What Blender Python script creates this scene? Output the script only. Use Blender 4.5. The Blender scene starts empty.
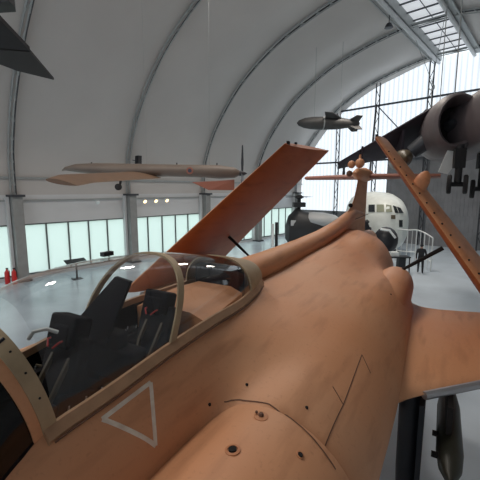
import bpy, bmesh, math, random
from mathutils import Vector, Matrix
from mathutils.bvhtree import BVHTree
random.seed(7)
R = math.radians
sc = bpy.context.scene
COL = sc.collection
H = 4.85

# ------------------------------------------------------------------ camera
cd = bpy.data.cameras.new('camera'); cam = bpy.data.objects.new('camera', cd); COL.objects.link(cam)
cam.location = (0, 0, H); cam.rotation_euler = (R(90 - 8.1), 0, 0)
cd.sensor_width = 36; cd.lens = 36 * 350 / 480; cd.clip_end = 500; cd.clip_start = 0.02
sc.camera = cam
# ------------------------------------------------------------------ world
w = bpy.data.worlds.new('sky'); sc.world = w; w.use_nodes = True
bg = w.node_tree.nodes['Background']; bg.inputs[0].default_value = (0.86, 0.94, 1.0, 1); bg.inputs[1].default_value = 1.45
vs = sc.view_settings; vs.view_transform = 'Standard'; vs.look = 'None'; vs.gamma = 1; vs.use_curve_mapping = False
vs.exposure = 0.0
GLAZE = 1.08      # daylight coming through the translucent gable panels
ROOFLIGHT = 0.62
LAMP = 1280

# ------------------------------------------------------------------ frames
AH = R(42.15)                                # hangar axis direction, clockwise from +Y
ha = Vector((math.sin(AH), math.cos(AH), 0)); hl = Vector((-math.cos(AH), math.sin(AH), 0))
def HG(a, l, z): return ha * a + hl * l + Vector((0, 0, z))
TH = R(30.1)
ju = Vector((math.sin(TH), math.cos(TH), 0)); jv = Vector((math.cos(TH), -math.sin(TH), 0))
def frame(origin, ex, ey, ez=Vector((0, 0, 1))):
    m = Matrix.Identity(4)
    for i, e in enumerate((ex, ey, ez)):
        for k in range(3): m[k][i] = e[k]
    m.translation = Vector(origin)
    return m

# ------------------------------------------------------------------ materials
def mat(name, col, rough=0.6, metal=0.0, var=0.0, scale=3.0, col2=None, bump=0.0, emit=None, spec=0.5, coord='Object'):
    m = bpy.data.materials.new(name); m.use_nodes = True
    nt = m.node_tree; b = nt.nodes['Principled BSDF']
    b.inputs['Base Color'].default_value = (*col, 1); b.inputs['Roughness'].default_value = rough
    b.inputs['Metallic'].default_value = metal; b.inputs['Specular IOR Level'].default_value = spec
    if var or col2:
        tc = nt.nodes.new('ShaderNodeTexCoord'); n = nt.nodes.new('ShaderNodeTexNoise')
        n.inputs['Scale'].default_value = scale; n.inputs['Detail'].default_value = 6
        nt.links.new(tc.outputs[coord], n.inputs['Vector'])
        r = nt.nodes.new('ShaderNodeValToRGB'); nt.links.new(n.outputs['Fac'], r.inputs[0])
        c2 = col2 or tuple(c * (1 - var) for c in col)
        c1 = col if col2 else tuple(min(1, c * (1 + var)) for c in col)
        r.color_ramp.elements[0].position = 0.35; r.color_ramp.elements[1].position = 0.65
        r.color_ramp.elements[0].color = (*c2, 1); r.color_ramp.elements[1].color = (*c1, 1)
        nt.links.new(r.outputs[0], b.inputs['Base Color'])
        if bump:
            bp = nt.nodes.new('ShaderNodeBump'); bp.inputs['Strength'].default_value = bump; bp.inputs['Distance'].default_value = 0.02
            nt.links.new(n.outputs['Fac'], bp.inputs['Height']); nt.links.new(bp.outputs[0], b.inputs['Normal'])
    if emit:
        b.inputs['Emission Color'].default_value = (*emit[0], 1); b.inputs['Emission Strength'].default_value = emit[1]
    return m
def glass(name, tint, base=0.04, gain=0.9, haze=0.0, hcol=(0.8, 0.8, 0.8)):
    m = bpy.data.materials.new(name); m.use_nodes = True; nt = m.node_tree; nt.nodes.clear()
    o = nt.nodes.new('ShaderNodeOutputMaterial'); t = nt.nodes.new('ShaderNodeBsdfTransparent'); g = nt.nodes.new('ShaderNodeBsdfGlossy')
    t.inputs[0].default_value = (*tint, 1); g.inputs['Roughness'].default_value = 0.02; g.inputs[0].default_value = (1, 1, 1, 1)
    lw = nt.nodes.new('ShaderNodeLayerWeight'); lw.inputs[0].default_value = 0.5
    p = nt.nodes.new('ShaderNodeMath'); p.operation = 'POWER'; p.inputs[1].default_value = 4.0
    nt.links.new(lw.outputs['Facing'], p.inputs[0])
    a = nt.nodes.new('ShaderNodeMath'); a.operation = 'MULTIPLY_ADD'; a.inputs[1].default_value = gain; a.inputs[2].default_value = base
    nt.links.new(p.outputs[0], a.inputs[0])
    mx = nt.nodes.new('ShaderNodeMixShader'); nt.links.new(a.outputs[0], mx.inputs[0])
    d = nt.nodes.new('ShaderNodeBsdfTranslucent') if haze > 0.3 else nt.nodes.new('ShaderNodeBsdfDiffuse')
    d.inputs[0].default_value = (*hcol, 1)
    m2 = nt.nodes.new('ShaderNodeMixShader'); m2.inputs[0].default_value = haze
    nt.links.new(t.outputs[0], m2.inputs[1]); nt.links.new(d.outputs[0], m2.inputs[2])
    nt.links.new(m2.outputs[0], mx.inputs[1]); nt.links.new(g.outputs[0], mx.inputs[2]); nt.links.new(mx.outputs[0], o.inputs[0])
    return m
def glazing(name, colA, colB, strength, axis, freq):
    """translucent corrugated plastic sheet glowing with the daylight behind it; the ribs are in the sheet"""
    m = bpy.data.materials.new(name); m.use_nodes = True; nt = m.node_tree; b = nt.nodes['Principled BSDF']
    tc = nt.nodes.new('ShaderNodeTexCoord'); sx = nt.nodes.new('ShaderNodeSeparateXYZ'); nt.links.new(tc.outputs['Object'], sx.inputs[0])
    mu = nt.nodes.new('ShaderNodeMath'); mu.operation = 'MULTIPLY'; mu.inputs[1].default_value = freq; nt.links.new(sx.outputs[axis], mu.inputs[0])
    fr = nt.nodes.new('ShaderNodeMath'); fr.operation = 'FRACT'; nt.links.new(mu.outputs[0], fr.inputs[0])
    r = nt.nodes.new('ShaderNodeValToRGB'); e = r.color_ramp.elements
    e[0].position = 0.0; e[0].color = (*colB, 1); e[1].position = 0.34; e[1].color = (*colA, 1)
    x = r.color_ramp.elements.new(0.72); x.color = (*colA, 1); x = r.color_ramp.elements.new(1.0); x.color = (*colB, 1)
    nt.links.new(fr.outputs[0], r.inputs[0]); nt.links.new(r.outputs[0], b.inputs['Emission Color'])
    b.inputs['Emission Strength'].default_value = strength; b.inputs['Base Color'].default_value = (0.5, 0.5, 0.52, 1); b.inputs['Roughness'].default_value = 0.5
    return m

M = {}
M['membrane'] = mat('roof_lining', (0.53, 0.505, 0.485), 0.75, var=0.04, scale=0.25)
M['wall'] = mat('white_cladding', (0.62, 0.63, 0.64), 0.6, var=0.03, scale=0.6)
M['greywall'] = mat('grey_cladding', (0.23, 0.235, 0.25), 0.6, var=0.10, scale=1.2)
M['floor'] = mat('polished_floor', (0.62, 0.71, 0.79), 0.22, var=0.05, scale=0.8)
M['steel'] = mat('grey_steel', (0.36, 0.38, 0.38), 0.5, 0.2, var=0.06)
M['darksteel'] = mat('dark_steel', (0.06, 0.065, 0.075), 0.5, 0.3)
M['column'] = mat('column_paint', (0.27, 0.275, 0.27), 0.6, var=0.06)
M['black'] = mat('black_paint', (0.012, 0.013, 0.018), 0.45)
M['frame'] = mat('window_frame_paint', (0.10, 0.11, 0.11), 0.5)
M['grass'] = mat('outside_grass', (0.52, 0.62, 0.52), 0.9, var=0.1, scale=0.3)
M['pane'] = glass('window_film', (0.90, 0.96, 0.94), 0.03, 0.3, 0.72, (0.93, 0.98, 0.95))
M['gable'] = glazing('translucent_gable_sheet', (0.86, 0.94, 1.0), (0.56, 0.64, 0.72), GLAZE, 1, 2.5)
M['rooflight'] = glazing('rooflight_sheet', (0.80, 0.84, 0.88), (0.74, 0.78, 0.82), ROOFLIGHT, 0, 1.0)
M['canopy'] = glass('canopy_perspex', (0.90, 0.92, 0.93), 0.05, 0.9, 0.025, (0.7, 0.72, 0.75))
M['screen'] = glass('windscreen_glass', (0.03, 0.035, 0.045), 0.025, 0.6, 0.004)
M['tan'] = mat('tan_canopy_paint', (0.40, 0.30, 0.185), 0.55, var=0.10, scale=6)
M['railbrown'] = mat('canopy_rail_paint', (0.40, 0.235, 0.135), 0.55, var=0.12, scale=6)
M['tyre'] = mat('tyre_rubber', (0.012, 0.012, 0.014), 0.7)
M['red'] = mat('red_paint', (0.55, 0.02, 0.02), 0.4)
M['white'] = mat('white_paint', (0.72, 0.76, 0.76), 0.45, var=0.05)
M['seat'] = mat('seat_fabric', (0.016, 0.015, 0.019), 0.85, var=0.3, scale=8, spec=.1)
M['interior'] = mat('cockpit_black', (0.006, 0.005, 0.008), 0.75, var=0.3, scale=9, spec=.15)
M['metal'] = mat('bare_metal', (0.45, 0.45, 0.47), 0.35, 0.8)
M['marking'] = mat('faded_white_marking', (0.84, 0.76, 0.66), 0.7, col2=(0.68, 0.56, 0.46), scale=12)
M['hole'] = mat('hole_black', (0.01, 0.008, 0.008), 0.9)
M['olive'] = mat('olive_grey_paint', (0.12, 0.095, 0.06), 0.45, var=0.1)
M['drone'] = mat('weathered_drone_grey', (0.15, 0.12, 0.10), 0.5, var=0.08, scale=1.5)
M['dronewing'] = mat('drone_wing_lamplit_brown', (0.15, 0.09, 0.055), 0.5, var=0.08)  # brown wing, warmed towards orange to paint in the lamplight
M['dronered'] = mat('drone_red_brown', (0.30, 0.12, 0.085), 0.5)
M['missile'] = mat('missile_grey', (0.05, 0.05, 0.05), 0.55, var=0.1)
M['jumpjet'] = mat('dark_grey_camouflage', (0.035, 0.03, 0.04), 0.7, var=0.2, scale=0.8, spec=.2)
M['jumpjetlight'] = mat('light_grey_paint', (0.12, 0.10, 0.105), 0.5, var=0.1)
M['heli'] = mat('helicopter_dark_paint', (0.02, 0.022, 0.025), 0.5)
M['heligrey'] = mat('helicopter_pale_top', (0.45, 0.47, 0.48), 0.45)
M['boat'] = mat('flying_boat_white', (0.78, 0.82, 0.78), 0.4, var=0.05)
M['darkglass'] = mat('dark_glass', (0.03, 0.035, 0.04), 0.1)
M['cloth'] = mat('dark_clothing', (0.015, 0.016, 0.02), 0.8)
M['skin'] = mat('skin', (0.45, 0.27, 0.20), 0.6)
M['lampglow'] = mat('warm_lamp_glow', (1, 0.8, 0.5), 0.5, emit=((1.0, 0.66, 0.30), 4.0))
M['handlered'] = mat('red_seat_handle', (0.5, 0.02, 0.02), 0.5)  # plain red handle colour, not glowing

def jet_paint(name, base, dark, worn, rough=0.5):
    """desert pink paint: large faded clouds, fine grime and fore-and-aft streaks"""
    m = bpy.data.materials.new(name); m.use_nodes = True; nt = m.node_tree; b = nt.nodes['Principled BSDF']; L = nt.links.new
    tc = nt.nodes.new('ShaderNodeTexCoord')
    n1 = nt.nodes.new('ShaderNodeTexNoise'); n1.inputs['Scale'].default_value = 0.9; n1.inputs['Detail'].default_value = 4
    mp = nt.nodes.new('ShaderNodeMapping'); mp.inputs['Scale'].default_value = (3.0, 0.5, 3.0)
    n2 = nt.nodes.new('ShaderNodeTexNoise'); n2.inputs['Scale'].default_value = 2.2; n2.inputs['Detail'].default_value = 8
    n3 = nt.nodes.new('ShaderNodeTexNoise'); n3.inputs['Scale'].default_value = 30; n3.inputs['Detail'].default_value = 3
    L(tc.outputs['Object'], n1.inputs[0]); L(tc.outputs['Object'], mp.inputs[0]); L(mp.outputs[0], n2.inputs[0]); L(tc.outputs['Object'], n3.inputs[0])
    def mixc(fac, a, c, lo, hi):
        r = nt.nodes.new('ShaderNodeMapRange'); r.inputs[1].default_value = lo; r.inputs[2].default_value = hi; L(fac, r.inputs[0])
        x = nt.nodes.new('ShaderNodeMix'); x.data_type = 'RGBA'; L(r.outputs[0], x.inputs[0])
        for sock, val in ((6, a), (7, c)):
            if isinstance(val, tuple): x.inputs[sock].default_value = (*val, 1)
            else: L(val, x.inputs[sock])
        return x.outputs[2]
    c = mixc(n1.outputs[0], base, worn, 0.38, 0.72)
    c = mixc(n2.outputs[0], c, dark, 0.52, 0.95)
    c = mixc(n3.outputs[0], c, dark, 0.60, 1.1)
    L(c, b.inputs['Base Color']); b.inputs['Roughness'].default_value = rough; b.inputs['Specular IOR Level'].default_value = 0.35
    bp = nt.nodes.new('ShaderNodeBump'); bp.inputs['Strength'].default_value = 0.12; bp.inputs['Distance'].default_value = 0.02
    L(n2.outputs[0], bp.inputs['Height']); L(bp.outputs[0], b.inputs['Normal'])
    return m
M['pink'] = jet_paint('desert_pink_paint', (0.64, 0.30, 0.152), (0.38, 0.165, 0.078), (0.65, 0.34, 0.19))
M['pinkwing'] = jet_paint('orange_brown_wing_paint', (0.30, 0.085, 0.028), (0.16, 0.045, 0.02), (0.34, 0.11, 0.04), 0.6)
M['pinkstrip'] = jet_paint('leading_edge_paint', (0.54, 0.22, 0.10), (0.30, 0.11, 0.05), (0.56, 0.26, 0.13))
M['seam'] = mat('panel_seam', (0.14, 0.07, 0.045), 0.8)

# ------------------------------------------------------------------ mesh helpers
def link(name, verts, faces, m=None, parent=None, smooth=False, mats=None, fm=None):
    me = bpy.data.meshes.new(name); me.from_pydata([tuple(v) for v in verts], [], faces); me.update()
    for x in (mats or [m]): me.materials.append(x)
    if fm:
        for p, i in zip(me.polygons, fm): p.material_index = i
    bm = bmesh.new(); bm.from_mesh(me); bmesh.ops.remove_doubles(bm, verts=bm.verts, dist=1e-6)
    bmesh.ops.recalc_face_normals(bm, faces=bm.faces); bm.to_mesh(me); bm.free()
    if smooth:
        for p in me.polygons: p.use_smooth = True
        try: me.set_sharp_from_angle(angle=R(38))
        except Exception: pass
    o = bpy.data.objects.new(name, me); COL.objects.link(o)
    if parent is not None: o.parent = parent
    return o
class G:
    """collects shapes that belong to one mesh"""
    def __init__(s): s.v = []; s.f = []; s.fm = []
    def add(s, vs, fs, mi=0):
        n = len(s.v); s.v += [Vector(x) for x in vs]; s.f += [tuple(i + n for i in f) for f in fs]; s.fm += [mi] * len(fs); return s
    def box(s, c, size, rz=0.0, mi=0, mtx=None):
        x, y, z = (k / 2 for k in size); vs = []
        for dz in (-z, z):
            for dx, dy in ((-x, -y), (x, -y), (x, y), (-x, y)):
                p = Vector((dx, dy, dz)); p = Matrix.Rotation(rz, 3, 'Z') @ p
                if mtx is not None: p = mtx @ p
                vs.append(p + Vector(c))
        return s.add(vs, [(3, 2, 1, 0), (4, 5, 6, 7), (0, 1, 5, 4), (1, 2, 6, 5), (2, 3, 7, 6), (3, 0, 4, 7)], mi)
    def hull8(s, a, b, mi=0):
        """prism between two polygons of equal length"""
        n = len(a); fs = [tuple(range(n))[::-1], tuple(range(n, 2 * n))] + [(i, (i + 1) % n, n + (i + 1) % n, n + i) for i in range(n)]
        return s.add(list(a) + list(b), fs, mi)
    def tube(s, pts, r, n=8, cap=True, mi=0, closed=False):
        pts = [Vector(p) for p in pts]; rs = r if isinstance(r, (list, tuple)) else [r] * len(pts)
        rings = []; prev = None
        for i, p in enumerate(pts):
            d = (pts[min(i + 1, len(pts) - 1)] - pts[max(i - 1, 0)]).normalized()
            if prev is None:
                a = d.orthogonal().normalized()
            else:
                a = (prev - d * prev.dot(d)).normalized()
            prev = a; b = d.cross(a)
            rings.append([p + (a * math.cos(2 * math.pi * k / n) + b * math.sin(2 * math.pi * k / n)) * rs[i] for k in range(n)])
        vs = [q for rr in rings for q in rr]; fs = []
        for i in range(len(pts) - 1):
            for k in range(n): fs.append((i * n + k, i * n + (k + 1) % n, (i + 1) * n + (k + 1) % n, (i + 1) * n + k))
        if cap: fs += [tuple(range(n))[::-1], tuple((len(pts) - 1) * n + k for k in range(n))]
        return s.add(vs, fs, mi)
    def loft(s, rings, closed=True, cap=True, mi=0):
        n = len(rings[0]); vs = [q for rr in rings for q in rr]; fs = []
        for i in range(len(rings) - 1):
            for k in range(n if closed else n - 1):
                fs.append((i * n + k, i * n + (k + 1) % n, (i + 1) * n + (k + 1) % n, (i + 1) * n + k))
        if cap: fs += [tuple(range(n))[::-1], tuple((len(rings) - 1) * n + k for k in range(n))]
        return s.add(vs, fs, mi)
    def ball(s, c, r, n=12, mi=0, sc3=(1, 1, 1), mtx=None):
        rings = []
        for i in range(n // 2 + 1):
            th = math.pi * i / (n // 2)
            ring = []
            for k in range(n):
                ph = 2 * math.pi * k / n
                p = Vector((math.sin(th) * math.cos(ph) * r * sc3[0], math.sin(th) * math.sin(ph) * r * sc3[1], math.cos(th) * r * sc3[2]))
                if mtx is not None: p = mtx @ p
                ring.append(p + Vector(c))
            rings.append(ring)
        return s.loft(rings, cap=False, mi=mi)
    def lathe(s, c, ax, prof, n=20, mi=0, up=None, cap=True):
        """prof: list of (distance along ax, radius)"""
        ax = Vector(ax).normalized(); a = (up - ax * up.dot(ax)).normalized() if up else ax.orthogonal().normalized(); b = ax.cross(a); c = Vector(c)
        return s.loft([[c + ax * d + (a * math.cos(2 * math.pi * k / n) + b * math.sin(2 * math.pi * k / n)) * max(r, 1e-4) for k in range(n)] for d, r in prof], cap=cap, mi=mi)
    def put(s, name, m, parent=None, smooth=False):
        ms = m if isinstance(m, list) else None
        return link(name, s.v, s.f, None if ms else m, parent, smooth, ms, s.fm)
def tag(o, label=None, cat=None, group=None, kind=None):
    for k, v in (('label', label), ('category', cat), ('group', group), ('kind', kind)):
        if v: o[k] = v
    return o
def struct(o, label=None): o['kind'] = 'structure'; return tag(o, label)
def thing(name, label, cat, mtx=None, loc=(0, 0, 0), group=None):
    o = bpy.data.objects.new(name, None); COL.objects.link(o); o.empty_display_size = 0.2
    if mtx is not None: o.matrix_world = mtx
    else: o.location = loc
    return tag(o, label, cat, group)
def copy_tree(o, parent=None):
    c = o.copy(); COL.objects.link(c); c.parent = parent
    for ch in [x for x in bpy.data.objects if x.parent == o]: copy_tree(ch, c)
    return c
def lerp(a, b, t): return a + (b - a) * t
def cr(pts, u):
    """Catmull-Rom through a list of tuples, u in 0..len-1"""
    n = len(pts); i = max(0, min(n - 2, int(math.floor(u)))); f = u - i
    p0, p1, p2, p3 = pts[max(i - 1, 0)], pts[i], pts[i + 1], pts[min(i + 2, n - 1)]
    return tuple(0.5 * (2 * b + (c - a) * f + (2 * a - 5 * b + 4 * c - d) * f * f + (-a + 3 * b - 3 * c + d) * f ** 3) for a, b, c, d in zip(p0, p1, p2, p3))
def interp(keys, t):
    """piecewise smooth interpolation: keys = [(t, value or tuple)]"""
    if t <= keys[0][0]: return keys[0][1]
    if t >= keys[-1][0]: return keys[-1][1]
    for (a, va), (b, vb) in zip(keys, keys[1:]):
        if a <= t <= b:
            f = (t - a) / (b - a)
            if isinstance(va, tuple): return tuple(lerp(x, y, f) for x, y in zip(va, vb))
            return lerp(va, vb, f)
def ray(px, py):
    p = R(8.1); x = (px - 240) / 350; y = (240 - py) / 350
    return Vector((x, math.cos(p) + y * math.sin(p), -math.sin(p) + y * math.cos(p)))
def at(px, py, dep): return Vector((0, 0, H)) + ray(px, py) * dep

# ================================================================== HANGAR
WL = 21.5; A_END = 34.0; A_BACK = -16.0; LC = 7.2; WR = 2 * LC - WL
PROF = [(21.5, 4.6), (21.45, 6.0), (21.15, 7.4), (19.9, 9.7), (17.45, 12.3), (14.4, 14.15), (11.6, 15.1), (9.6, 15.55), (8.55, 15.7)]
def arch(u_n=40):
    left = [cr(PROF, i * (len(PROF) - 1) / u_n) for i in range(u_n + 1)]
    return left
LEFT = arch(); RIGHT = [(2 * LC - l, z) for l, z in LEFT][::-1]
def vault(pts, a0, a1, name, m, thick=0.12):
    g = G(); out = [(l + (0.0 if z > 12 else (thick if l > LC else -thick)), z + (thick if z > 5 else 0)) for l, z in pts]
    nrm = []
    for i in range(len(pts)):
        p, q = pts[max(i - 1, 0)], pts[min(i + 1, len(pts) - 1)]; d = Vector((q[0] - p[0], q[1] - p[1])).normalized(); v = Vector((d.y, -d.x))
        nrm.append(v if v.dot(Vector((LC - pts[i][0], 6 - pts[i][1]))) > 0 else -v)
    def ring(a):
        f = ((a + 0.9) / 6.7) % 1.0; sg = 0.42 * math.sin(math.pi * f) ** 2
        r_ = []
        for (l, z), v in zip(pts, nrm):
            k = sg * min(1, max(0, (z - 5.6) / 3)) * min(1, max(0, abs(l - LC) - 1.4) / 3)
            r_.append(HG(a, l + v.x * k, z + v.y * k))
        return r_ + [HG(a, l, z) for l, z in out[::-1]]
    st = [a0 + (a1 - a0) * i / 96 for i in range(97)]
    g.loft([ring(a) for a in st]); return g.put(name, m, None, True)
struct(vault(LEFT, A_BACK, A_END, 'ceiling', M['membrane']), 'grey fabric lining of the barrel roof, left of the rooflight')
struct(vault(RIGHT, A_BACK, A_END, 'ceiling', M['membrane']), 'grey fabric lining of the barrel roof, right of the rooflight')
HM = frame((0, 0, 0), ha, hl)                   # hangar frame: x along hall, y to the left wall
def hobj(o): o.matrix_world = HM @ o.matrix_world if o.parent is None else o.matrix_world; return o
RHM = HM.to_3x3()
def hbox(g, a0, a1, l0, l1, z0, z1, mi=0):
    return g.box(((a0 + a1) / 2, (l0 + l1) / 2, (z0 + z1) / 2), (abs(a1 - a0), abs(l1 - l0), abs(z1 - z0)), mi=mi)
# floor
g = G(); hbox(g, A_BACK, A_END + 0.3, WR - 0.3, WL + 0.3, -0.3, 0); struct(hobj(g.put('floor', M['floor'])), 'pale blue-grey polished hangar floor')
g = G(); hbox(g, -60, 110, WL + 0.35, 160, -0.6, -0.25); o = struct(hobj(g.put('ground', M['grass'])), 'pale green grass outside the windows'); 
# left wall: header band, pillars of wall between windows is the column
cols = [-7.6, -0.9, 5.8, 12.5, 19.2, 25.9, 32.6]
g = G(); hbox(g, A_BACK, A_END, WL, WL + 0.25, 3.02, 4.65); hbox(g, A_BACK, A_END, WL, WL + 0.25, 0, 0.18)
struct(hobj(g.put('wall_left', M['wall'])), 'white header band above the left windows')
g = G(); hbox(g, A_BACK, A_END, WL - 0.10, WL - 0.02, 4.26, 4.34); hbox(g, A_BACK, A_END, WL - 0.14, WL - 0.02, 5.45, 5.56)
struct(hobj(g.put('trim_1', M['steel'])), 'long grey rails along the left wall')
ti = 2
def rib(a, tr, idx, m=None):
    g = G(); pts = LEFT + RIGHT
    inner = []
    for i, (l, z) in enumerate(pts):
        j0 = max(i - 1, 0); j1 = min(i + 1, len(pts) - 1)
        d = Vector((pts[j1][0] - pts[j0][0], pts[j1][1] - pts[j0][1])).normalized(); n = Vector((d.y, -d.x))
        if n.dot(Vector((LC - l, 6 - z))) < 0: n = -n
        inner.append((l, z, n))
    g.tube([(a - 0.11, l + n.x * 0.12, z + n.y * 0.12) for l, z, n in inner], 0.045, 6)
    g.tube([(a + 0.11, l + n.x * 0.12, z + n.y * 0.12) for l, z, n in inner], 0.045, 6, mi=1)
    g.tube([(a, l + n.x * 0.30, z + n.y * 0.30) for l, z, n in inner], 0.035, 6)
    for i in range(0, len(inner) - 2, 2):
        l, z, n = inner[i]; l2, z2, n2 = inner[i + 1]
        g.tube([(a - 0.11, l + n.x * 0.12, z + n.y * 0.12), (a, l2 + n2.x * 0.30, z2 + n2.y * 0.30)], 0.022, 5)
        g.tube([(a + 0.11, l + n.x * 0.12, z + n.y * 0.12), (a, l2 + n2.x * 0.30, z2 + n2.y * 0.30)], 0.022, 5)
    return struct(hobj(g.put('trim_%d' % idx, [M['steel'], M['darksteel']], None, True)), 'steel lattice roof arch')
for a in cols: rib(a, 1, ti); ti += 1
for a in cols:                                    # columns
    g = G(); hbox(g, a - 0.24, a + 0.24, WL - 0.70, WL - 0.02, 0, 4.5)
    hbox(g, a - 0.34, a + 0.34, WL - 0.82, WL, 4.5, 4.62, mi=1); hbox(g, a - 0.34, a + 0.34, WL - 0.82, WL - 0.02, 0, 0.12, mi=1)
    hbox(g, a - 0.42, a - 0.28, WL - 0.3, WL - 0.02, 0.12, 4.5, mi=2)
    struct(hobj(g.put('trim_%d' % ti, [M['column'], M['darksteel'], M['wall']])), 'grey column against the left wall'); ti += 1
wn = 1
for a0, a1 in zip([A_BACK] + cols, cols + [A_END]):
    root = None
    g = G(); e0, e1 = a0 + 0.3, a1 - 0.3; n = max(1, round((e1 - e0) / 1.22))
    for i in range(n + 1):
        x = lerp(e0, e1, i / n); hbox(g, x - 0.035, x + 0.035, WL + 0.02, WL + 0.16, 0.18, 3.02)
    hbox(g, e0, e1, WL + 0.02, WL + 0.16, 2.95, 3.02); hbox(g, e0, e1, WL + 0.02, WL + 0.16, 0.18, 0.26)
    f = struct(hobj(g.put('window_%d' % wn, M['frame'])), 'row of tall pale green window panes in the left wall')
    g = G(); hbox(g, e0, e1, WL + 0.08, WL + 0.10, 0.2, 3.0); p = g.put('pane', M['pane']); p.parent = f; wn += 1
# far gable wall: lower grey cladding, upper translucent sheets
def gable(a, sgn, idx, side, grey_from):
    # profile polygon, split at z = 5.0
    pts = [(l, z) for l, z in LEFT + RIGHT]
    top = [(pts[0][0], 2.6)] + pts + [(pts[-1][0], 2.6)]
    g = G(); ring = [(a, l, z) for l, z in top] ; g.hull8(ring, [(a + sgn * 0.08, l, z) for _, l, z in ring])
    wobj = struct(hobj(g.put('window_%d' % idx, M['gable'])), 'big arched gable of bright ribbed translucent sheets')
    return wobj
gable(A_END, 1, wn, 'far', 0); wn += 1
gable(A_BACK, -1, wn, 'back', 0); wn += 1  # unseen rear gable, added for its glow and for canopy reflections
g = G(); hbox(g, A_END - 0.06, A_END + 0.3, WR, WL, 0, 2.7)
ribs = int((WL - WR) / 0.3)
for i in range(ribs):
    l = WR + 0.15 + i * 0.3
    hbox(g, A_END - 0.09, A_END - 0.06, l - 0.05, l + 0.05, 0, 2.7)
struct(hobj(g.put('wall_far', M['greywall'])), 'grey ribbed cladding low on the far wall')
g = G()
for i in range(60):
    l = 12.1 - i * 0.3
    if l < WR: break
    hbox(g, A_END - 0.09, A_END - 0.05, l - 0.05, l + 0.05, 2.7, 8.3)
hbox(g, A_END - 0.05, A_END - 0.01, WR, 12.1, 2.7, 8.3)
struct(hobj(g.put('wall_far_upper', M['greywall'])), 'grey ribbed cladding on the right of the far wall')
g = G(); hbox(g, A_BACK - 0.3, A_BACK + 0.05, WR, WL, 0, 4.6); struct(hobj(g.put('wall_back', M['wall'])))
g = G(); hbox(g, A_BACK, A_END, WR - 0.25, WR, 0, 4.65); struct(hobj(g.put('wall_right', M['wall'])))
# gable steelwork: lattice posts and rails
def ztop(l):
    pts = LEFT + RIGHT
    return max(lerp(p[1], q[1], (l - p[0]) / (q[0] - p[0])) for p, q in zip(pts, pts[1:]) if q[0] <= l <= p[0] and p[0] != q[0])
for l in (17.0, 13.2, 8.8, 4.4):
    g = G(); zt = ztop(l) - 0.1; a = A_END - 0.55
    for d in (-0.17, 0.17): g.tube([(a, l + d, 0), (a, l + d, zt)], 0.055, 6)
    k = 0; z = 0.4
    while z + 0.8 < zt:
        s = 0.17 if k % 2 else -0.17; g.tube([(a, l + s, z), (a, l - s, z + 0.8)], 0.03, 5); z += 0.8; k += 1
    struct(hobj(g.put('trim_%d' % ti, M['darksteel'], None, True)), 'lattice steel post in front of the far glazing'); ti += 1
for z, r in ((12.6, 0.09), (7.65, 0.09)):
    lm = [l for l, zz in LEFT if zz > z][0]
    g = G(); g.tube([(A_END - 0.35, lm, z), (A_END - 0.35, 2 * LC - lm, z)], r, 6)
    struct(hobj(g.put('trim_%d' % ti, M['darksteel'], None, True)), 'horizontal steel rail across the far glazing'); ti += 1
# angled brace tubes by the second post
g = G(); g.tube([(A_END - 0.8, 13.2, 12.6), (A_END - 4.5, 12.0, 6.0)], 0.09, 6); g.tube([(A_END - 0.8, 13.2, 12.6), (A_END - 3.2, 9.7, 9.2)], 0.05, 6)
struct(hobj(g.put('trim_%d' % ti, M['darksteel'], None, True)), 'slanting steel braces in front of the far glazing'); ti += 1
# rooflight: two edge beams, sheets between, cross bars
SL0, SL1, ZR = 5.85, 8.55, 15.7
g = G(); hbox(g, A_BACK, A_END, SL0, SL1, ZR + 0.35, ZR + 0.42); struct(hobj(g.put('window_%d' % wn, M['rooflight'])), 'bright rooflight strip along the ridge'); wn += 1
for l, s in ((SL1, 1), (SL0, -1)):
    g = G(); hbox(g, A_BACK, A_END, l - 0.28, l + 0.28, ZR - 0.25, ZR + 0.45)
    g.tube([(A_BACK, l - 0.1 * s, ZR - 0.38), (A_END, l - 0.1 * s, ZR - 0.38)], 0.13, 8, mi=1)
    g.tube([(A_BACK, l + 0.34 * s, ZR - 0.30), (A_END, l + 0.34 * s, ZR - 0.30)], 0.05, 6)
    struct(hobj(g.put('trim_%d' % ti, [M['steel'], M['wall']], None, False)), 'grey edge beam of the rooflight'); ti += 1
g = G(); a = A_BACK + 0.7
while a < A_END - 0.3:
    hbox(g, a - 0.04, a + 0.04, SL0 + 0.28, SL1 - 0.28, ZR + 0.22, ZR + 0.30); a += 1.34
hbox(g, A_BACK, A_END, (SL0 + SL1) / 2 - 0.012, (SL0 + SL1) / 2 + 0.012, ZR + 0.24, ZR + 0.30)
struct(hobj(g.put('trim_%d' % ti, M['darksteel'])), 'dark glazing bars of the rooflight'); ti += 1

# flood lamps hung from the rooflight beams: real fixtures that light the hall
LP_ = [1.0, 1.0, 1.0, 1.0, 1.6, 1.8]
def floodlight(a, l, power, label, group):
    p = HG(a, l, ZR - 0.75)
    t = thing('floodlight', label, 'lamp', loc=p, group=group)
    g = G(); g.lathe((0, 0, 0.05), (0, 0, -1), [(0, 0.05), (0.02, 0.14), (0.12, 0.2), (0.26, 0.26), (0.27, 0.24)], 16); g.tube([(0, 0, 0), (0, 0, 0.5)], 0.025, 6)
    g.put('housing', M['darksteel'], t, True)
    g = G(); g.lathe((0, 0, -0.19), (0, 0, -1), [(0, 0.2), (0.015, 0.2)], 16); g.put('lens', mat('lamp_lens', (0.9, 0.9, 0.88), 0.3, emit=((1, 0.93, 0.84), 3)), t)
    ld = bpy.data.lights.new('flood', 'SPOT'); ld.energy = power; ld.spot_size = R(150); ld.spot_blend = 1.0; ld.shadow_soft_size = 0.6; ld.color = (1.0, 0.90, 0.80)
    lo = bpy.data.objects.new('flood', ld); COL.objects.link(lo); lo.parent = t; lo.location = (0, 0, -0.9)
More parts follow.
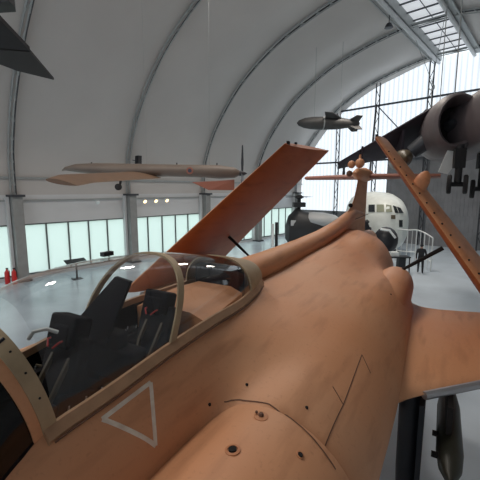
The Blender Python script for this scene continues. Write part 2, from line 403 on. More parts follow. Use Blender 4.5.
for i, a in enumerate((-10.5, -3.6, 3.2, 9.9, 16.6, 23.3)):
    floodlight(a, SL1 + 0.2, LAMP * LP_[i], 'round flood lamp hanging under the left edge beam of the rooflight', 'flood lamps under the left rooflight beam')

# ================================================================== STRIKE JET
# aircraft frame: x to its port side, y aft, z up; y = 0 is level with the camera
JM = frame(-2.4 * jv, jv, ju)
jet = thing('strike_jet', 'desert pink strike jet with folded wings and clear canopy, filling the foreground', 'jet', JM)
# upper body outline at stations along the jet: half section points from the middle of the back to the keel
BODY = [
 (-3.4, [(0,2.75),(.04,2.74),(.07,2.70),(.09,2.66),(.10,2.62),(.11,2.57),(.11,2.52),(.10,2.46),(.08,2.42),(.06,2.38),(.03,2.36),(0,2.35)]),
 (-2.4, [(0,3.03),(.13,3.0),(.23,2.92),(.31,2.83),(.36,2.72),(.38,2.58),(.37,2.45),(.35,2.33),(.30,2.22),(.22,2.13),(.12,2.07),(0,2.05)]),
 (-1.2, [(0,3.28),(.18,3.25),(.33,3.15),(.45,3.02),(.54,2.86),(.58,2.66),(.58,2.45),(.55,2.25),(.47,2.08),(.34,1.93),(.18,1.84),(0,1.80)]),
 (0.0,  [(0,3.50),(.22,3.47),(.42,3.37),(.56,3.22),(.66,3.02),(.72,2.8),(.74,2.5),(.72,2.2),(.64,1.95),(.48,1.75),(.25,1.64),(0,1.6)]),
 (0.9,  [(0,3.58),(.26,3.55),(.47,3.45),(.60,3.30),(.72,3.08),(.82,2.86),(.86,2.55),(.85,2.25),(.78,1.95),(.6,1.72),(.3,1.6),(0,1.55)]),
 (1.10, [(0,2.75),(.42,2.75),(.50,3.47),(.61,3.34),(.74,3.12),(.86,2.92),(.93,2.6),(.92,2.3),(.84,2.0),(.65,1.75),(.32,1.6),(0,1.55)]),
 (2.0,  [(0,2.75),(.45,2.75),(.54,3.56),(.66,3.42),(.80,3.20),(.93,2.88),(1.22,2.80),(1.70,2.65),(1.92,2.35),(1.6,1.85),(.8,1.62),(0,1.55)]),
 (2.32, [(0,2.75),(.45,2.75),(.55,3.58),(.68,3.44),(.82,3.24),(1.00,3.11),(1.36,3.12),(1.80,2.86),(2.05,2.42),(1.80,1.90),(.9,1.64),(0,1.55)]),
 (3.2,  [(0,2.75),(.42,2.75),(.54,3.58),(.72,3.47),(.95,3.36),(1.20,3.26),(1.55,3.14),(1.90,2.87),(2.10,2.48),(1.85,1.92),(.9,1.64),(0,1.55)]),
 (3.92, [(0,2.75),(.32,2.75),(.46,3.60),(.68,3.48),(.95,3.40),(1.25,3.31),(1.60,3.17),(1.92,2.90),(2.11,2.52),(1.90,1.95),(.9,1.65),(0,1.55)]),
 (3.98, [(0,3.60),(.16,3.60),(.34,3.58),(.50,3.53),(.95,3.41),(1.25,3.32),(1.60,3.18),(1.92,2.90),(2.11,2.52),(1.90,1.95),(.9,1.65),(0,1.55)]),
 (5.0,  [(0,3.58),(.15,3.58),(.30,3.57),(.46,3.53),(.82,3.44),(1.23,3.34),(1.61,3.20),(1.93,2.91),(2.11,2.53),(1.90,1.98),(.9,1.66),(0,1.56)]),
 (6.5,  [(0,3.62),(.15,3.62),(.29,3.61),(.45,3.58),(.82,3.46),(1.24,3.31),(1.60,3.22),(1.90,2.94),(2.06,2.55),(1.88,2.02),(.9,1.68),(0,1.58)]),
 (7.6,  [(0,3.64),(.15,3.64),(.28,3.63),(.43,3.60),(.78,3.46),(1.18,3.24),(1.54,3.13),(1.84,2.88),(1.98,2.54),(1.80,2.08),(.9,1.70),(0,1.60)]),
 (8.6,  [(0,3.68),(.15,3.68),(.28,3.67),(.42,3.64),(.72,3.53),(1.05,3.30),(1.31,3.02),(1.47,2.78),(1.52,2.52),(1.40,2.12),(.8,1.75),(0,1.66)]),
 (9.6,  [(0,3.74),(.15,3.74),(.28,3.73),(.42,3.71),(.72,3.63),(1.04,3.45),(1.27,3.12),(1.36,2.80),(1.34,2.48),(1.14,2.14),(.7,1.85),(0,1.78)]),
 (10.6, [(0,3.70),(.13,3.70),(.26,3.69),(.38,3.67),(.66,3.57),(.95,3.38),(1.17,3.05),(1.26,2.75),(1.13,2.5),(.98,2.2),(.6,1.98),(0,1.92)]),
 (12.0, [(0,3.45),(.10,3.42),(.18,3.36),(.26,3.28),(.40,3.18),(.52,3.05),(.60,2.90),(.64,2.74),(.70,2.58),(.60,2.38),(.36,2.24),(0,2.2)]),
 (14.0, [(0,3.35),(.08,3.34),(.15,3.3),(.21,3.25),(.26,3.18),(.30,3.08),(.32,2.98),(.32,2.88),(.30,2.8),(.24,2.72),(.14,2.67),(0,2.65)]),
]
SUB = 4
def section(t):
    ks = BODY
    for i in range(len(ks) - 1):
        if ks[i][0] <= t <= ks[i + 1][0]: break
    f = (t - ks[i][0]) / (ks[i + 1][0] - ks[i][0])
    cab = (1.1 <= ks[i][0] < 3.95) and (ks[i + 1][0] <= 3.93)
    step = (abs(ks[i + 1][0] - ks[i][0]) < 0.25)
    out = []
    for k in range(12):
        p1, p2 = Vector(ks[i][1][k]), Vector(ks[i + 1][1][k])
        t1, t2 = ks[i][0], ks[i + 1][0]
        if step or k < 3 and (0.85 < t1 < 3.99):
            out.append(p1.lerp(p2, f)); continue
        def slope(j):
            a, b = max(j - 1, 0), min(j + 1, len(ks) - 1)
            if k < 3 and (ks[a][0] < 1.05 <= ks[b][0] or ks[a][0] < 3.95 <= ks[b][0]): return Vector((0, 0))
            return (Vector(ks[b][1][k]) - Vector(ks[a][1][k])) / (ks[b][0] - ks[a][0])
        m1, m2, h = slope(i), slope(i + 1), t2 - t1
        f2, f3 = f * f, f ** 3
        out.append(p1 * (2 * f3 - 3 * f2 + 1) + m1 * h * (f3 - 2 * f2 + f) + p2 * (-2 * f3 + 3 * f2) + m2 * h * (f3 - f2))
    return out
def half(t):
    """smooth half outline; the sill corner (point 2) stays sharp along the cockpit"""
    pts = [tuple(p) for p in section(t)]
    tub = 1.05 < t < 3.95
    out = []
    for k in range(11):
        for j in range(SUB):
            u = j / SUB
            if tub and k < 2: q = tuple(Vector(pts[k]).lerp(Vector(pts[k + 1]), u))
            else:
                seg = pts[2:] if tub else pts
                q = cr(seg, (k - 2 if tub else k) + u)
            out.append(q)
    out.append(pts[11]); return out
ST = []
for i in range(len(BODY) - 1):
    a, b = BODY[i][0], BODY[i + 1][0]; n = max(1, int(round((b - a) / 0.16)))
    ST += [a + (b - a) * j / n for j in range(n)]
ST.append(BODY[-1][0])
rings = []
for t in ST:
    h = half(t); rings.append([Vector((s, t, z)) for s, z in h] + [Vector((-s, t, z)) for s, z in h[1:-1]][::-1])
g = G(); n = len(rings[0]); vs = [q for r_ in rings for q in r_]; fs = []; fm = []
for i in range(len(rings) - 1):
    tm = (ST[i] + ST[i + 1]) / 2
    for k in range(n):
        fs.append((i * n + k, i * n + (k + 1) % n, (i + 1) * n + (k + 1) % n, (i + 1) * n + k))
        kk = k if k < n / 2 else n - 1 - k
        fm.append(1 if (1.02 < tm < 3.95 and kk < 2 * SUB) else 0)
fs += [tuple(range(n))[::-1], tuple((len(rings) - 1) * n + k for k in range(n))]; fm += [0, 0]
g.v = vs; g.f = fs; g.fm = fm
body = g.put('fuselage', [M['pink'], M['interior']], jet, True)
BV = BVHTree.FromPolygons([v.co.copy() for v in body.data.vertices], [tuple(p.vertices) for p in body.data.polygons])
def snap(s, t, off=0.004, z=5.0):
    hit = BV.ray_cast(Vector((s, t, z)), Vector((0, 0, -1)))
    return (hit[0] + hit[1] * (off if hit[1].z > 0 else -off), hit[1] if hit[1].z > 0 else -hit[1]) if hit[0] else (Vector((s, t, 3)), Vector((0, 0, 1)))

g = G(); rr = []
for t, zc, r_, w_ in ((3.90, 3.70, .20, .26), (4.1, 3.69, .20, .255), (5.0, 3.68, .205, .235), (6.5, 3.70, .20, .215), (7.8, 3.75, .195, .205), (8.8, 3.82, .20, .20), (9.6, 3.90, .21, .19), (10.3, 4.0, .22, .165), (11.0, 4.10, .20, .13), (12.4, 4.0, .12, .11)):
    rr.append([Vector((w_ * math.cos(a), t, zc + r_ * math.sin(a))) for a in [2 * math.pi * k / 28 for k in range(28)]])
g.loft(rr); g.put('dorsal_spine', M['pink'], jet, True)
# engine intake cowls
CC = (1.31, 2.40)
def cowl_bv(sx):
    g = G(); prof = [(0.62, .52), (0.62, .60), (0.66, .645), (0.78, .69), (1.1, .715), (1.6, .735), (2.1, .745), (2.30, .745), (2.34, .735), (2.34, .5), (1.2, .46), (0.62, .52)]
    rr = []
    for t, r in prof:
        ring = []
        for k in range(48):
            a = 2 * math.pi * k / 48; cx, cz = math.cos(a), math.sin(a)
            sx_ = r * (1 + .04 * (1 if cx > 0 else -1) * abs(cx) ** 2)
            ring.append((sx * (CC[0] + sx_ * cx), t, CC[1] + r * cz * (1.0 if cz > 0 else .95)))
        rr.append([Vector(p) for p in ring])
    g.loft(rr, cap=False)
    return g
for sx in (1, -1):
    cowl = cowl_bv(sx).put('intake_cowl', M['pink'], jet, True)
    if sx == 1:
        CBV = BVHTree.FromPolygons([v.co.copy() for v in cowl.data.vertices], [tuple(p.vertices) for p in cowl.data.polygons])
    g = G(); g.lathe((sx * CC[0], 1.5, CC[1]), (0, -1, 0), [(0, .44), (0.01, .44), (0.3, .16), (.5, .02)], 20); g.put('intake_bullet', M['darksteel'], cowl, True)

# cockpit canopy shape
HW = [(.45, .62), (.72, .565), (1.0, .50), (1.5, .525), (2.0, .545), (2.6, .55), (3.2, .53), (3.7, .46), (4.1, .36)]
ZS = [(.45, 3.27), (.72, 3.36), (1.0, 3.45), (1.4, 3.50), (2.0, 3.58), (2.6, 3.62), (3.2, 3.62), (3.7, 3.64), (4.1, 3.66)]
ZT = [(.35, 3.66), (.6, 3.88), (.85, 4.08), (1.05, 4.18), (1.35, 4.26), (1.75, 4.285), (2.15, 4.27), (2.65, 4.22), (3.2, 4.12), (3.7, 4.01), (4.1, 3.92)]
def sm(keys, t):
    ts = [k[0] for k in keys]
    if t <= ts[0]: return keys[0][1]
    if t >= ts[-1]: return keys[-1][1]
    i = [j for j in range(len(ts) - 1) if ts[j] <= t][-1]; f = (t - ts[i]) / (ts[i + 1] - ts[i])
    return cr([(k[1],) for k in keys], i + f)[0]
def cpt(t, phi, k=1.0):
    """phi 0 = port sill, pi = starboard sill"""
    w_, a, b = sm(HW, t), sm(ZS, t), sm(ZT, t)
    c, s_ = math.cos(phi), math.sin(phi)
    e = 0.86
    return Vector((w_ * k * math.copysign(abs(c) ** e, c), t, a + (b - a) * (abs(s_) ** e) * k + (0.0)))
def shell(t0, t1, n=24, k=1.0, slant=None):
    g = G(); rr = []
    for i in range(n + 1):
        t = lerp(t0, t1, i / n); rr.append([cpt(t + (slant or 0) * math.sin(math.pi * j / 32) * 1.0, math.pi * j / 32, k) for j in range(33)])
    g.loft(rr, closed=False, cap=False); return g
def band(t0, t1, k0, k1, slant=0.0, n=4, ext=0.0):
    g = G(); rr = []
    prof = [(t0, k0), (t0, k1)] + [(lerp(t0, t1, i / n), k1 * 1.002) for i in range(1, n)] + [(t1, k1), (t1, k0)]
    for j in range(37):
        phi = math.pi * j / 36
        rr.append([cpt(t + slant * math.sin(phi), phi, k) for t, k in prof])
    g.loft(rr); return g
can = shell(1.08, 3.86, 40, slant=-.0).put('canopy_glass', M['canopy'], jet, True)
g = band(1.02, 1.105, 0.985, 1.018, -0.17)
arch_o = g.put('windscreen_arch', M['tan'], jet, True)
g = band(2.04, 2.115, 0.985, 1.02, 0.40); g.put('canopy_hoop', M['tan'], jet, True)
# rear fairing collar
g = G(); rr = []
for t, k in ((3.56, 1.0), (3.56, 1.035), (3.8, 1.04), (4.0, 1.035), (4.12, 0.99), (4.16, .94), (4.16, .8)):
    rr.append([cpt(t, math.pi * j / 36, k) for j in range(37)])
g.loft(rr, closed=False, cap=False)
g.put('canopy_fairing', M['tan'], jet, True)
# canopy sill rails
for sx in (1, -1):
    g = G(); rr = []
    for i in range(41):
        t = lerp(1.02, 4.05, i / 40); w_, z = sm(HW, t), sm(ZS, t)
        rr.append([Vector((sx * (w_ - .03), t, z - .03)), Vector((sx * (w_ - .02), t, z + .028)), Vector((sx * (w_ + .010), t, z + .032)), Vector((sx * (w_ + .055), t, z - .025)), Vector((sx * (w_ + .045), t, z - .06))])
    g.loft(rr); rail = g.put('canopy_rail', M['railbrown'], jet, True)
    g = G(); g.tube([(sx * (sm(HW, t) + .062), t, sm(ZS, t) - .045) for t in [lerp(1.05, 4.0, i / 30) for i in range(31)]], .007, 5)
    g.put('rail_gasket', M['seam'], rail, True)
# arch screws
for j in range(3, 34, 3):
    p = cpt(1.065 - .17 * math.sin(math.pi * j / 36), math.pi * j / 36, 1.022); g = G(); g.ball(p, .008, 6); g.put('screw', M['hole'], arch_o)
# windscreen ahead of the arch
g = G(); rr = []
for i in range(13):
    t = lerp(.42, .985, i / 12)
    rr.append([cpt(t - .17 * math.sin(math.pi * j / 32) * i / 12, math.pi * j / 32, .985) for j in range(33)])
g.loft(rr, closed=False, cap=False); ws = g.put('windscreen', M['screen'], jet, True)
g = band(.965, 1.02, .97, 1.005, -0.17); g.put('windscreen_frame', M['pink'], jet, True)
for sx in (1, -1):
    g = G(); g.tube([cpt(t, math.pi / 2 - sx * .62, 1.0) for t in [lerp(.43, .95, i / 10) for i in range(11)]], .018, 6); g.put('windscreen_bar', M['black'], ws, True)
g = G(); g.loft([[Vector((-w_, t, 3.30)), Vector((-w_, t, z0)), Vector((-w_ * .85, t, z0 + .08)), Vector((-w_ * .5, t, 3.615)), Vector((0, t, 3.65)), Vector((w_ * .5, t, 3.615)), Vector((w_ * .85, t, z0 + .08)), Vector((w_, t, z0)), Vector((w_, t, 3.30))] for t, w_, z0 in ((.47, .605, 3.31), (.75, .55, 3.385), (1.04, .485, 3.465))]); g.put('coaming', M['interior'], jet)
# cockpit contents
def seat(y, z):
    t = bpy.data.objects.new('ejection_seat', None); COL.objects.link(t); t.parent = jet; t.location = (0, y, z)
    tl = Matrix.Rotation(R(-18), 3, 'X')
    g = G(); g.box((0, .02, .34), (.40, .10, .78), mtx=tl); g.box((0, -.22, .02), (.40, .46, .12)); g.box((.2, -.02, .2), (.04, .3, .3), mtx=tl); g.box((-.2, -.02, .2), (.04, .3, .3), mtx=tl); g.put('seat_shell', M['seat'], t)
    g = G(); g.box((0, .13, .74), (.30, .16, .22), mtx=tl); g.box((0, .06, .72), (.22, .06, .18), mtx=tl); g.put('headrest', M['interior'], t)
    g = G()
    for sx in (-.07, .07): g.tube([(sx, .10 , .70), (sx, .0, .70), (sx * .4, -.03, .66)], .008, 6, mi=0)
    g.put('firing_handle', M['handlered'], t, True)
    g = G()
    for sx in (-.1, .1): g.tube([(sx, .10, .62), (sx, -.06, .40), (sx * .5, -.2, .12)], .022, 5)
    g.put('harness', M['olive'], t, True)
    return t
s1 = seat(1.42, 3.06); s2 = seat(2.40, 3.0)
g = G(); g.box((0, 1.05, 3.38), (.78, .28, .26)); g.box((0, .98, 3.56), (.5, .3, .14)); g.tube([(0, 1.12, 3.66), (0, .9, 3.70)], .07, 10); pnl = g.put('instrument_panel', M['interior'], jet)
for i, (x, z) in enumerate([(-.26, 3.44), (-.12, 3.45), (.04, 3.45), (.2, 3.43), (-.2, 3.33), (0.0, 3.33), (.16, 3.32)]): g = G(); g.lathe((x, 1.19, z), (0, 1, 0), [(0, .045), (.012, .045), (.013, .036)], 12); g.put('dial', M['metal'], pnl, True)
g = G(); g.box((0, 1.90, 3.42), (.74, .16, .30)); g.box((0, 1.88, 3.62), (.40, .12, .16)); p2 = g.put('rear_instrument_panel', M['interior'], jet)
for x, z in [(-.26, 3.5), (-.1, 3.48), (.06, 3.5), (.22, 3.48), (-.2, 3.36), (0, 3.36)]: g = G(); g.lathe((x, 1.98, z), (0, 1, 0), [(0, .042), (.012, .042), (.013, .034)], 12); g.put('dial', M['metal'], p2, True)
for y0, y1 in ((1.2, 1.75), (2.0, 2.6)):
    for sx in (1, -1):
        g = G(); g.box((sx * .38, (y0 + y1) / 2, 3.22), (.17, y1 - y0, .30))
        for k in range(7):
            yy = lerp(y0 + .08, y1 - .08, k / 6); g.box((sx * .38, yy, 3.385), (.10, .07, .03))
            g.tube([(sx * (.34 + .05 * (k % 2)), yy, 3.39), (sx * (.34 + .05 * (k % 2)), yy + .01, 3.43)], .007, 5, mi=1)
        g.put('side_console', [M['interior'], M['metal']], jet)
g = G(); g.tube([(.05, 1.22, 3.86), (.08, 1.24, 3.91), (.13, 1.30, 3.92), (.16, 1.36, 3.88)], .014, 6); g.put('grab_handle', M['white'], jet, True)
for a, b, c in (((.42, 1.5, 3.42), (.3, 1.7, 3.34), (.4, 1.95, 3.45)), ((-.42, 1.5, 3.42), (-.3, 1.75, 3.30), (-.42, 2.0, 3.45)), ((.42, 2.1, 3.45), (.28, 2.25, 3.36), (.41, 2.5, 3.48))): g = G(); g.tube([cr([a, b, c], i / 5) for i in range(11)], .014, 5); g.put('oxygen_hose', M['olive'], jet, True)
# dark blast screen between the two crew
g = G(); g.hull8([(-.42, 1.78, 3.6), (.10, 1.78, 3.6), (.20, 1.98, 4.10), (.02, 1.98, 4.12)], [(-.42, 1.81, 3.6), (.10, 1.81, 3.6), (.20, 2.01, 4.10), (.02, 2.01, 4.12)]); g.put('blast_screen', M['interior'], jet)
g = G(); g.loft([[Vector((-w_, t, z)), Vector((-w_ * .6, t, z + .06)), Vector((w_ * .6, t, z + .06)), Vector((w_, t, z)), Vector((w_, t, z - .3)), Vector((-w_, t, z - .3))] for t, w_, z in ((2.66, .46, 3.58), (3.0, .47, 3.62), (3.3, .44, 3.64), (3.5, .40, 3.64))]); g.put('reflection_deck', M['pink'], jet)  # deck in jet pink, standing in for the jet's reflection in the rear glass
g = G(); g.box((0, 3.62, 3.66), (.66, .16, .5)); g.put('rear_bulkhead', M['interior'], jet)

# spine antenna, small fittings on the back
# wings -------------------------------------------------------------
def airfoil(le, te, th, up=Vector((0, 0, 1)), n=9):
    """closed ring around a chord from le to te"""
    le, te = Vector(le), Vector(te); out = []
    for i in range(n + 1):
        x = i / n; x = x * x if i < n else 1
        y = th * (2.6 * (math.sqrt(x) * .46 - x * .2 - x * x * .26 * .98)); out.append(le.lerp(te, x) + up * y)
    for i in range(n - 1, 0, -1):
        x = i / n; x = x * x
        y = th * (2.6 * (math.sqrt(x) * .46 - x * .2 - x * x * .26 * .98)); out.append(le.lerp(te, x) - up * y * .8)
    return out
for sx in (1, -1):
    g = G(); rr = []
    for s, tl, tt, th in ((1.4, 3.5, 8.4, 1.0), (1.75, 3.7, 8.3, .85), (1.95, 3.92, 8.15, .62), (2.08, 4.1, 8.02, .44), (2.2, 4.26, 7.97, .33), (2.45, 4.55, 7.97, .25), (2.9, 5.05, 8.1, .19), (3.35, 5.5, 8.25, .18), (3.62, 5.78, 8.35, .17)):
        rr.append(airfoil((sx * s, tl, 2.44), (sx * s, tt, 2.44), th))
    g.loft(rr); wg = g.put('inner_wing', M['pink'], jet, True)
    g = G(); g.tube([(sx * 2.36, 4.44, 2.43), (sx * 3.35, 5.48, 2.43), (sx * 3.62, 5.76, 2.43)], .05, 8); g.put('leading_edge_strip', M['metal'], wg, True)
    # outer panel, folded up and leaning inwards
    B_ = Vector((3.62, 5.25, 2.62)); T_ = Vector((1.04, 8.1, 5.97)); Bt = Vector((3.62, 9.15, 2.62)); Tt = Vector((.93, 11.5, 6.12))
    B_.x *= sx; T_.x *= sx; Bt.x *= sx; Tt.x *= sx
    nrm = (Bt - B_).cross(T_ - B_).normalized()
    g = G(); rr = []
    for i in range(13):
        f = i / 12; a, b = B_.lerp(T_, f), Bt.lerp(Tt, f); rr.append(airfoil(a, b, lerp(.44, .22, f), nrm))
    g.loft(rr); nn = len(rr[0])
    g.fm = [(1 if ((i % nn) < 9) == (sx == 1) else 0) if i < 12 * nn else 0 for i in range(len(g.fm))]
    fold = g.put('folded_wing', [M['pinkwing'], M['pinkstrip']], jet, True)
    d = (T_ - B_)
    for i in range(16 if sx == 1 else 0):
        g = G(); f = .14 + i * .05; p = B_.lerp(T_, f); ch = (Bt.lerp(Tt, f) - p).normalized()
        out = nrm if nrm.dot(Vector((sx, 0, .6))) > 0 else -nrm
        q = p + ch * .06 + out * lerp(.44, .22, f) * .17
        g.ball(q, .018, 6); g.put('leading_edge_hole', M['hole'], fold)
    # underwing fairing cone
    f = .66; p = B_.lerp(T_, f) + (Bt - B_).normalized() * .45; out = nrm if nrm.dot(Vector((sx, 0, .6))) > 0 else -nrm
    if sx == 1: g = G(); g.lathe(p + out * .02, out + Vector((-.3 * sx, -.1, .5)), [(0, .13), (.08, .14), (.22, .135), (.32, .10), (.38, .05), (.40, .01)], 14)
    if sx == 1: g.put('wing_fairing', M['pinkstrip'], fold, True)
    g = G(); g.box(T_ + (Tt - T_) * .06 + Vector((0, 0, .03)), (.05, .12, .08)); g.put('tip_fitting', M['hole'], fold)
    g = G(); g.box(T_ + (Tt - T_) * .20 + Vector((0, 0, .05)), (.04, .10, .05)); g.put('tip_fitting', M['hole'], fold)
    g = G()                                          # jury strut holding the fold
    a = Vector((sx * 1.55, 8.15, 3.02)); b = Vector((sx * 2.45, 8.2, 3.68))
    if sx == -1: a.x -= .4; b.x -= .4
    g.tube([a, a.lerp(b, .5), b], [.025, .04, .045], 8)
    g.put('wing_fold_strut', M['hole'], jet, True)
# fin
g = G(); FIN = [(3.8, 9.4, 13.1, .13), (4.15, 10.1, 13.1, .12), (4.35, 10.75, 13.1, .11), (4.6, 11.15, 13.12, .10), (4.9, 11.4, 13.15, .10), (5.25, 11.6, 13.2, .095)]
rr = [airfoil((0, a, z), (0, b, z), th, Vector((1, 0, 0))) for z, a, b, th in FIN]
rr = [[Vector(q) for q in airfoil((0, a, z), (0, b, z), th, Vector((1, 0, 0)))] for z, a, b, th in [(3.0, 9.0, 13.1, .13)] + FIN]
g.loft(rr); fin = g.put('tail_fin', M['pink'], jet, True)
g = G(); g.ball((0.0, 10.72, 4.40), .07, 8); g.put('fin_probe', M['hole'], fin, True)
g = G(); g.tube([(.115, 10.9, 3.98), (.125, 12.9, 4.02)], .012, 5); g.put('fin_seam', M['seam'], fin)
g = G(); g.lathe((0, 11.2, 5.36), (0, 1, 0), [(0, .03), (.15, .13), (.5, .2), (1.2, .24), (2.0, .2), (2.9, .04)], 14); blt = g.put('tail_bullet', M['pink'], jet, True)
g = G(); g.ball((-.2, 11.25, 5.36), .1, 10); g.put('antenna_dome', M['seam'], blt, True)
g = G(); g.ball((-.1, 11.05, 5.62), .12, 10); g.put('antenna_dome', M['pink'], blt, True)
g = G(); g.tube([(0.03, 11.5, 5.55), (0.03, 11.6, 5.95)], [.06, .03], 8); g.ball((0.05, 11.5, 5.68), .15, 10); g.put('top_antenna', M['pink'], blt, True)
for sx in (1, -1):
    g = G(); g.loft([airfoil((0, 12.2, 5.30), (0, 13.9, 5.30), .26), airfoil((sx * 2.25, 12.9, 5.30), (sx * 2.25, 13.8, 5.30), .18)]); g.put('tailplane', M['dronered'], jet, True)
# jet pipes ending behind the wing roots
for sx in (1, -1):
    g = G(); rr = []
    for t, cs, cz, r_ in ((4.6, 1.50, 2.60, .30), (5.4, 1.53, 2.66, .36), (6.4, 1.56, 2.74, .41), (7.3, 1.58, 2.80, .415), (8.0, 1.59, 2.82, .39), (8.35, 1.59, 2.82, .35), (8.36, 1.59, 2.82, .31), (8.1, 1.59, 2.82, .29)):
        rr.append([Vector((sx * (cs + r_ * math.cos(a)), t, cz + r_ * math.sin(a))) for a in [2 * math.pi * k / 28 for k in range(28)]])
    g.loft(rr); jp = g.put('jet_pipe', M['pink'], jet, True)
    g = G(); g.lathe((sx * 1.59, 8.2, 2.82), (0, 1, 0), [(0, .29), (.01, .29)], 20); g.put('nozzle', M['hole'], jp)
# undercarriage
for sx in (1, -1):
    g = G(); g.tube([(sx * 2.22, 4.75, 2.4), (sx * 2.22, 4.75, 1.2), (sx * 2.22, 4.75, .42)], [.15, .14, .10], 12); g.tube([(sx * 2.22, 4.75, 1.6), (sx * 2.22, 5.6, 2.3)], .05, 8)
    lg = g.put('main_gear_leg', M['black'], jet, True)
    g = G(); g.hull8([(sx * 2.32, 4.35, 2.34), (sx * 2.32, 5.1, 2.34), (sx * 2.32, 5.05, 1.05), (sx * 2.32, 4.5, 1.05)], [(sx * 2.38, 4.35, 2.34), (sx * 2.38, 5.1, 2.34), (sx * 2.38, 5.05, 1.05), (sx * 2.38, 4.5, 1.05)]); g.put('gear_door', M['black'], lg)
    g = G(); g.lathe((sx * 2.1, 4.75, .42), (sx, 0, 0), [(0, .2), (0, .38), (.05, .42), (.2, .42), (.25, .38), (.25, .2)], 20); g.put('wheel', M['tyre'], lg, True)
g = G(); g.tube([(0, -.8, 1.9), (0, -.8, .3)], .07, 10); ng = g.put('nose_gear_leg', M['metal'], jet, True)
g = G(); g.lathe((-.1, -.8, .3), (1, 0, 0), [(0, .15), (0, .27), (.05, .3), (.15, .3), (.2, .27), (.2, .15)], 18); g.put('wheel', M['tyre'], ng, True)
# pod under the port wing
g = G(); g.lathe((2.66, 3.86, 1.88), (0, 1, -.05), [(0, .015), (.08, .07), (.22, .115), (.5, .14), (1.6, .14), (2.2, .09), (2.5, .01)], 18); pod = g.put('wing_pod', mat('pod_dark_green', (.022, .022, .014), .45), jet, True)
g = G(); g.box((2.64, 4.95, 2.12), (.06, .9, .42)); g.put('pod_pylon', M['hole'], pod)
for y_ in (4.2, 4.6): g = G(); g.box((2.51, y_, 1.89), (.07, .06, .04)); g.put('suspension_lug', M['hole'], pod)

# markings and fittings
def csnap(s, t, off=.004):
    hit = CBV.ray_cast(Vector((s, t, 5)), Vector((0, 0, -1))); h2 = BV.ray_cast(Vector((s, t, 5)), Vector((0, 0, -1)))
    if hit[0] and (not h2[0] or hit[0].z > h2[0].z): h = hit
    else: h = h2
    n_ = h[1] if h[1].z > 0 else -h[1]
    return h[0] + n_ * off, n_
def decal_line(g, pts, wd, off=.003, seg=10, mi=0):
    """thin painted or engraved line laid on the skin; pts are (s, t)"""
    P = []
    for a, b in zip(pts, pts[1:]):
        for i in range(seg): P.append(Vector(a).lerp(Vector(b), i / seg))
    P.append(Vector(pts[-1])); rowl = []
    for i, p in enumerate(P):
        c, n_ = csnap(p.x, p.y, off); c2, _ = csnap(*(P[min(i + 1, len(P) - 1)]), off); c1, _ = csnap(*(P[max(i - 1, 0)]), off)
        d = (c2 - c1).normalized(); s_ = d.cross(n_).normalized() * wd / 2
        rowl.append([c - s_ - n_ * .002, c - s_, c + s_, c + s_ - n_ * .002])
    g.loft(rowl, mi=mi)
TRI = [(.60, 1.34), (.615, 1.76), (.80, 1.60)]
g = G(); 
for a, b in ((0, 1), (1, 2), (2, 0)): decal_line(g, [TRI[a], TRI[b]], .030)
g.put('warning_triangle', M['marking'], jet)
g = G()
for pts in ([(1.16, 3.0), (1.5, 2.75)],): pass
decal_line(g, [(1.74, 3.8), (1.76, 2.91), (1.75, 2.41)], .008); decal_line(g, [(1.76, 2.91), (1.64, 3.0)], .008); decal_line(g, [(1.74, 3.8), (1.86, 3.66)], .008)
g.put('panel_line', M['seam'], jet)
g = G(); decal_line(g, [(.93, 2.27), (.98, 2.31), (1.04, 2.34), (1.3, 2.37), (1.5, 2.33), (1.7, 2.29), (1.87, 2.25)], .010, off=.006, seg=8); g.put('cowl_seam', M['seam'], jet)
for s_, t_, r_ in ((1.30, 1.80, .028), (1.67, 2.08, .016)):
    p, n_ = csnap(s_, t_, .0); g = G(); g.lathe(p, n_, [(-.01, r_ * 1.9), (.004, r_ * 1.9), (.008, r_ * 1.3), (.006, r_ * 1.2), (-.005, r_ * 1.15)], 16, cap=False); h = g.put('lifting_socket', M['pinkstrip'], jet, True)
    g = G(); g.lathe(p, n_, [(0, r_), (.012, r_)], 14); g.put('socket_hole', M['hole'], h)
p, n_ = csnap(1.31, 2.20, 0); g = G(); g.lathe(p, n_, [(-.01, .055), (.004, .055), (.007, .045)], 16, cap=True); h = g.put('filler_cap', M['pinkstrip'], jet, True)
g = G(); g.ball(p + n_ * .012, .022, 8); g.ball(p + n_ * .012 + Vector((-.04, 0, .01)), .012, 8); g.put('cap_latch', M['seam'], h, True)
for s_, t_ in ((.86, 2.16), (1.02, 2.5), (1.74, 6.16), (1.55, 2.55)):
    p, n_ = csnap(s_, t_, 0); g = G(); g.ball(p, .016, 6); g.put('skin_fastener', M['hole'], jet)
g = G(); g.box(cpt(1.97, math.pi * .52, 1.02) + Vector((0, 0, .02)), (.05, .10, .035)); g.put('canopy_latch', M['black'], jet)

# ================================================================== HANGING AND STANDING EXHIBITS
def cable(parent, p, q=None, r=.012):
    """steel cable from a local point straight up to the roof"""
    g = G(); q = q or Vector((p[0], p[1], p[2] + 3)); g.tube([p, q], r, 5); return g.put('hanging_cable', M['steel'], parent)
def roof_z(wp):
    l = wp.dot(hl); return ztop(min(max(l, WR + .3), WL - .3))
def hang(root, mtx, locals_, r=.012):
    for p in locals_:
        wp = mtx @ Vector(p); cable(root, Vector(p), mtx.inverted() @ Vector((wp.x, wp.y, roof_z(wp) + .05)), r)

